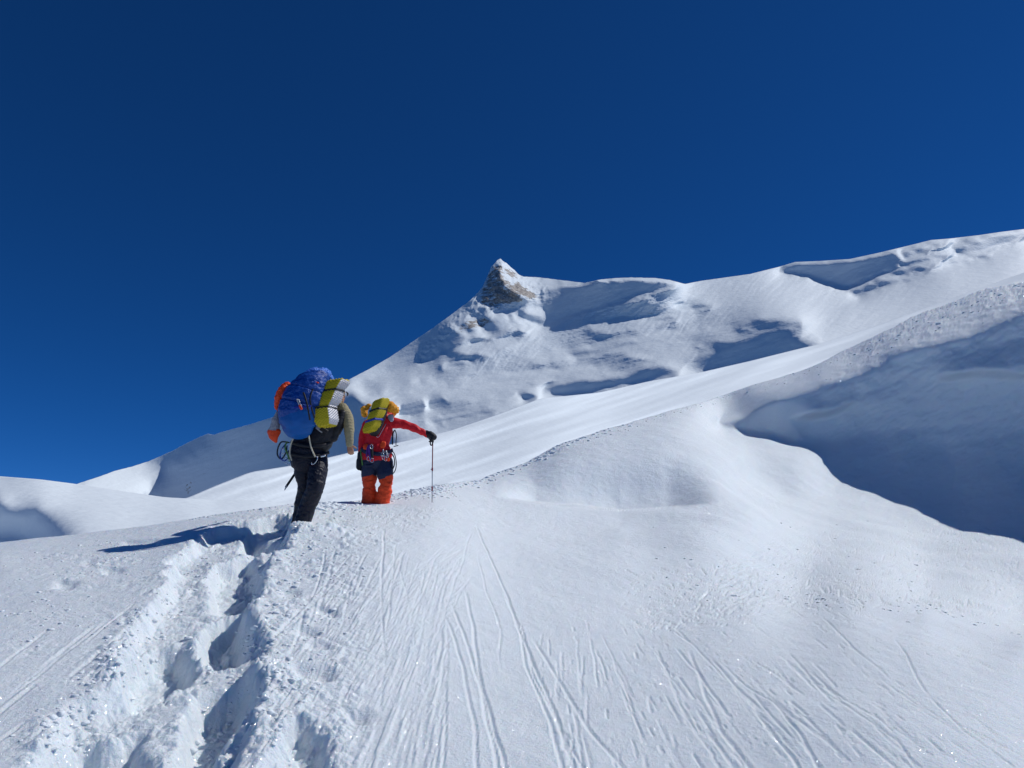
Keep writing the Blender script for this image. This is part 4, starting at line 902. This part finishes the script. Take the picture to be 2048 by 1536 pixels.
for (x, y, dd, mm) in ((758, 816, -.48, 'blackp'), (750, 837, -.5, 'bluestrap')):
    strap_ring('strap', p(x, y, dd) + eA * .0925 + eB * .095, eA, eB, .085, .088, M[mm], S2, .018)
# trekking pole
tp = thing('trekking_pole', 'thin red and grey trekking pole planted upright under the outstretched black glove', 'trekking pole', p(864, 997))
loft('grip', [([p(866, 867), p(865.5, 884)], [.019, .016], dict(seg=10))], M['blackp'], tp)
loft('strap', [([p(865, 872, -.03), p(861, 880, -.03), p(861, 889, -.03), p(864, 890, -.03), p(866, 882, -.03)], [(.010, .003)] * 5, dict(seg=6))], M['blackp'], tp)
loft('upper_shaft', [([p(865.5, 884), p(864.7, 936)], [.0085, .0085], dict(seg=8))], M['redmetal'], tp)
loft('lock', [([p(864.7, 936), p(864.6, 941)], [.013, .013], dict(seg=8)), ([p(864.6, 938.5), p(862, 938.5)], [.009, .007], dict(seg=6))], M['redmetal'], tp)
loft('lower_shaft', [([p(864.6, 941), p(864.2, 1004)], [.0068, .0058], dict(seg=8))], M['greymetal'], tp)
loft('basket', [([p(864.3, 974), p(864.3, 981)], [.013, .012], dict(seg=8))], M['redmetal'], tp)

# ------------------------------------------------------------------ crumbled snow lying on the surface
def clods():
    V = []; F = []
    bm = bmesh.new(); bmesh.ops.create_icosphere(bm, subdivisions=2, radius=1); base = np.array([v.co[:] for v in bm.verts]); fc = [[v.index for v in f.verts] for f in bm.faces]; bm.free()
    shapes = []
    for k in range(14):
        s = np.array([random.uniform(.6, 1.1), random.uniform(.6, 1.1), random.uniform(.35, .6)])
        d = 1 + .38 * (fbm(base[:, 0] * 1.3 + k * 5, base[:, 1] * 1.3 + base[:, 2] * 1.7, 3)) + .22 * np.sign(perlin(base[:, 0] * 2 + k, base[:, 2] * 2 + 4)) * .5
        shapes.append(base * d[:, None] * s)
    spots = []
    def sc(n, fx, rad):
        for _ in range(n):
            x, y = fx(); spots.append((x, y, rad()))
    cr = lambda x: float(np.interp(x, crestA[:, 0], crestA[:, 1]))
    def a1():
        x = random.uniform(600, 930); return x, cr(x) + abs(random.gauss(0, 14))
    def a2():
        x = random.choice([random.gauss(645, 18), random.gauss(858, 20), random.uniform(600, 900)]); return x, cr(x) + abs(random.gauss(2, 6))
    def a3():
        x = random.uniform(930, 1260); return x, cr(x) + abs(random.gauss(2, 5))
    def a3b():
        x = random.uniform(1260, 1660); return x, cr(x) + abs(random.gauss(2, 5))
    def a4():
        x = random.gauss(1850, 130); return x, cr(x) + abs(random.gauss(10, 22))
    def a5():
        t = random.random(); x = 560 + random.gauss(60, 70) - 120 * t; return x, 1050 + 480 * t * random.uniform(.6, 1.1)
    def a6():
        t = random.random(); x = 480 - 380 * t + random.gauss(-15, 25); return x, 1040 + 450 * t
    def a7():
        x = random.uniform(1450, 2080); return x, 1178 + (x - 1450) * .10 + (max(0, x - 1900)) * .25 + random.gauss(0, 9)
    def a8():
        return random.uniform(1300, 2060), random.uniform(1040, 1200)
    def a9():
        x = random.uniform(380, 585); return x, cr(x) + abs(random.gauss(0, 2))
    def a10():
        return random.choice([(random.gauss(160, 60), random.gauss(1125, 16)), (random.gauss(230, 60), random.gauss(1090, 8)), (random.gauss(100, 70), random.gauss(1230, 30))])
    sc(240, a1, lambda: abs(random.gauss(.010, .012)) + .008); sc(330, a2, lambda: abs(random.gauss(.012, .018)) + .012); sc(120, a3, lambda: abs(random.gauss(.02, .02)) + .015)
    sc(120, a3b, lambda: abs(random.gauss(.01, .015)) + .012)
    sc(160, a4, lambda: abs(random.gauss(.01, .04)) + .02); sc(420, a5, lambda: abs(random.gauss(.004, .009)) + .005); sc(240, a6, lambda: abs(random.gauss(.004, .009)) + .005)
    sc(70, a7, lambda: abs(random.gauss(.004, .012)) + .010); sc(90, a8, lambda: abs(random.gauss(.004, .012)) + .010); sc(60, a9, lambda: abs(random.gauss(.008, .01)) + .008); sc(260, a10, lambda: abs(random.gauss(.003, .007)) + .005)
    sc(26, lambda: (random.gauss(652, 14), cr(650) + random.uniform(0, 10)), lambda: random.uniform(.03, .065)); sc(34, lambda: (random.gauss(856, 20), cr(856) + random.uniform(0, 14)), lambda: random.uniform(.03, .06))
    sc(40, a1, lambda: random.uniform(.025, .045)); sc(60, a3, lambda: random.uniform(.04, .08)); sc(120, a5, lambda: random.uniform(.015, .035)); sc(80, a6, lambda: random.uniform(.012, .03))
    n0 = 0; FV = np.array(fc)
    for x, y, r in spots:
        if not (-40 < x < 2090): continue
        if y > 1600 or r > .12: continue
        g_ = np.array(ground(x, y)); an = random.uniform(0, 6.28); c, s = math.cos(an), math.sin(an)
        Q = shapes[random.randrange(14)] * r; Q = Q @ np.array([[c, s, 0], [-s, c, 0], [0, 0, 1]]); V.append(Q + g_ + [0, 0, -r * .12]); F.append(FV + n0); n0 += len(base)
    V = np.concatenate(V); F = np.concatenate(F)
    me = bpy.data.meshes.new('snow_clods'); me.vertices.add(len(V)); me.vertices.foreach_set('co', V.astype(np.float32).ravel())
    me.loops.add(F.size); me.loops.foreach_set('vertex_index', F.astype(np.int32).ravel()); me.polygons.add(len(F))
    me.polygons.foreach_set('loop_start', np.arange(0, F.size, 3, dtype=np.int32)); me.polygons.foreach_set('loop_total', np.full(len(F), 3, np.int32)); me.update(calc_edges=True)
    o = link('snow_clods', me, M_clod); o['kind'] = 'stuff'; o['label'] = 'loose broken snow crumbs lying along the trench and trail'
clods()
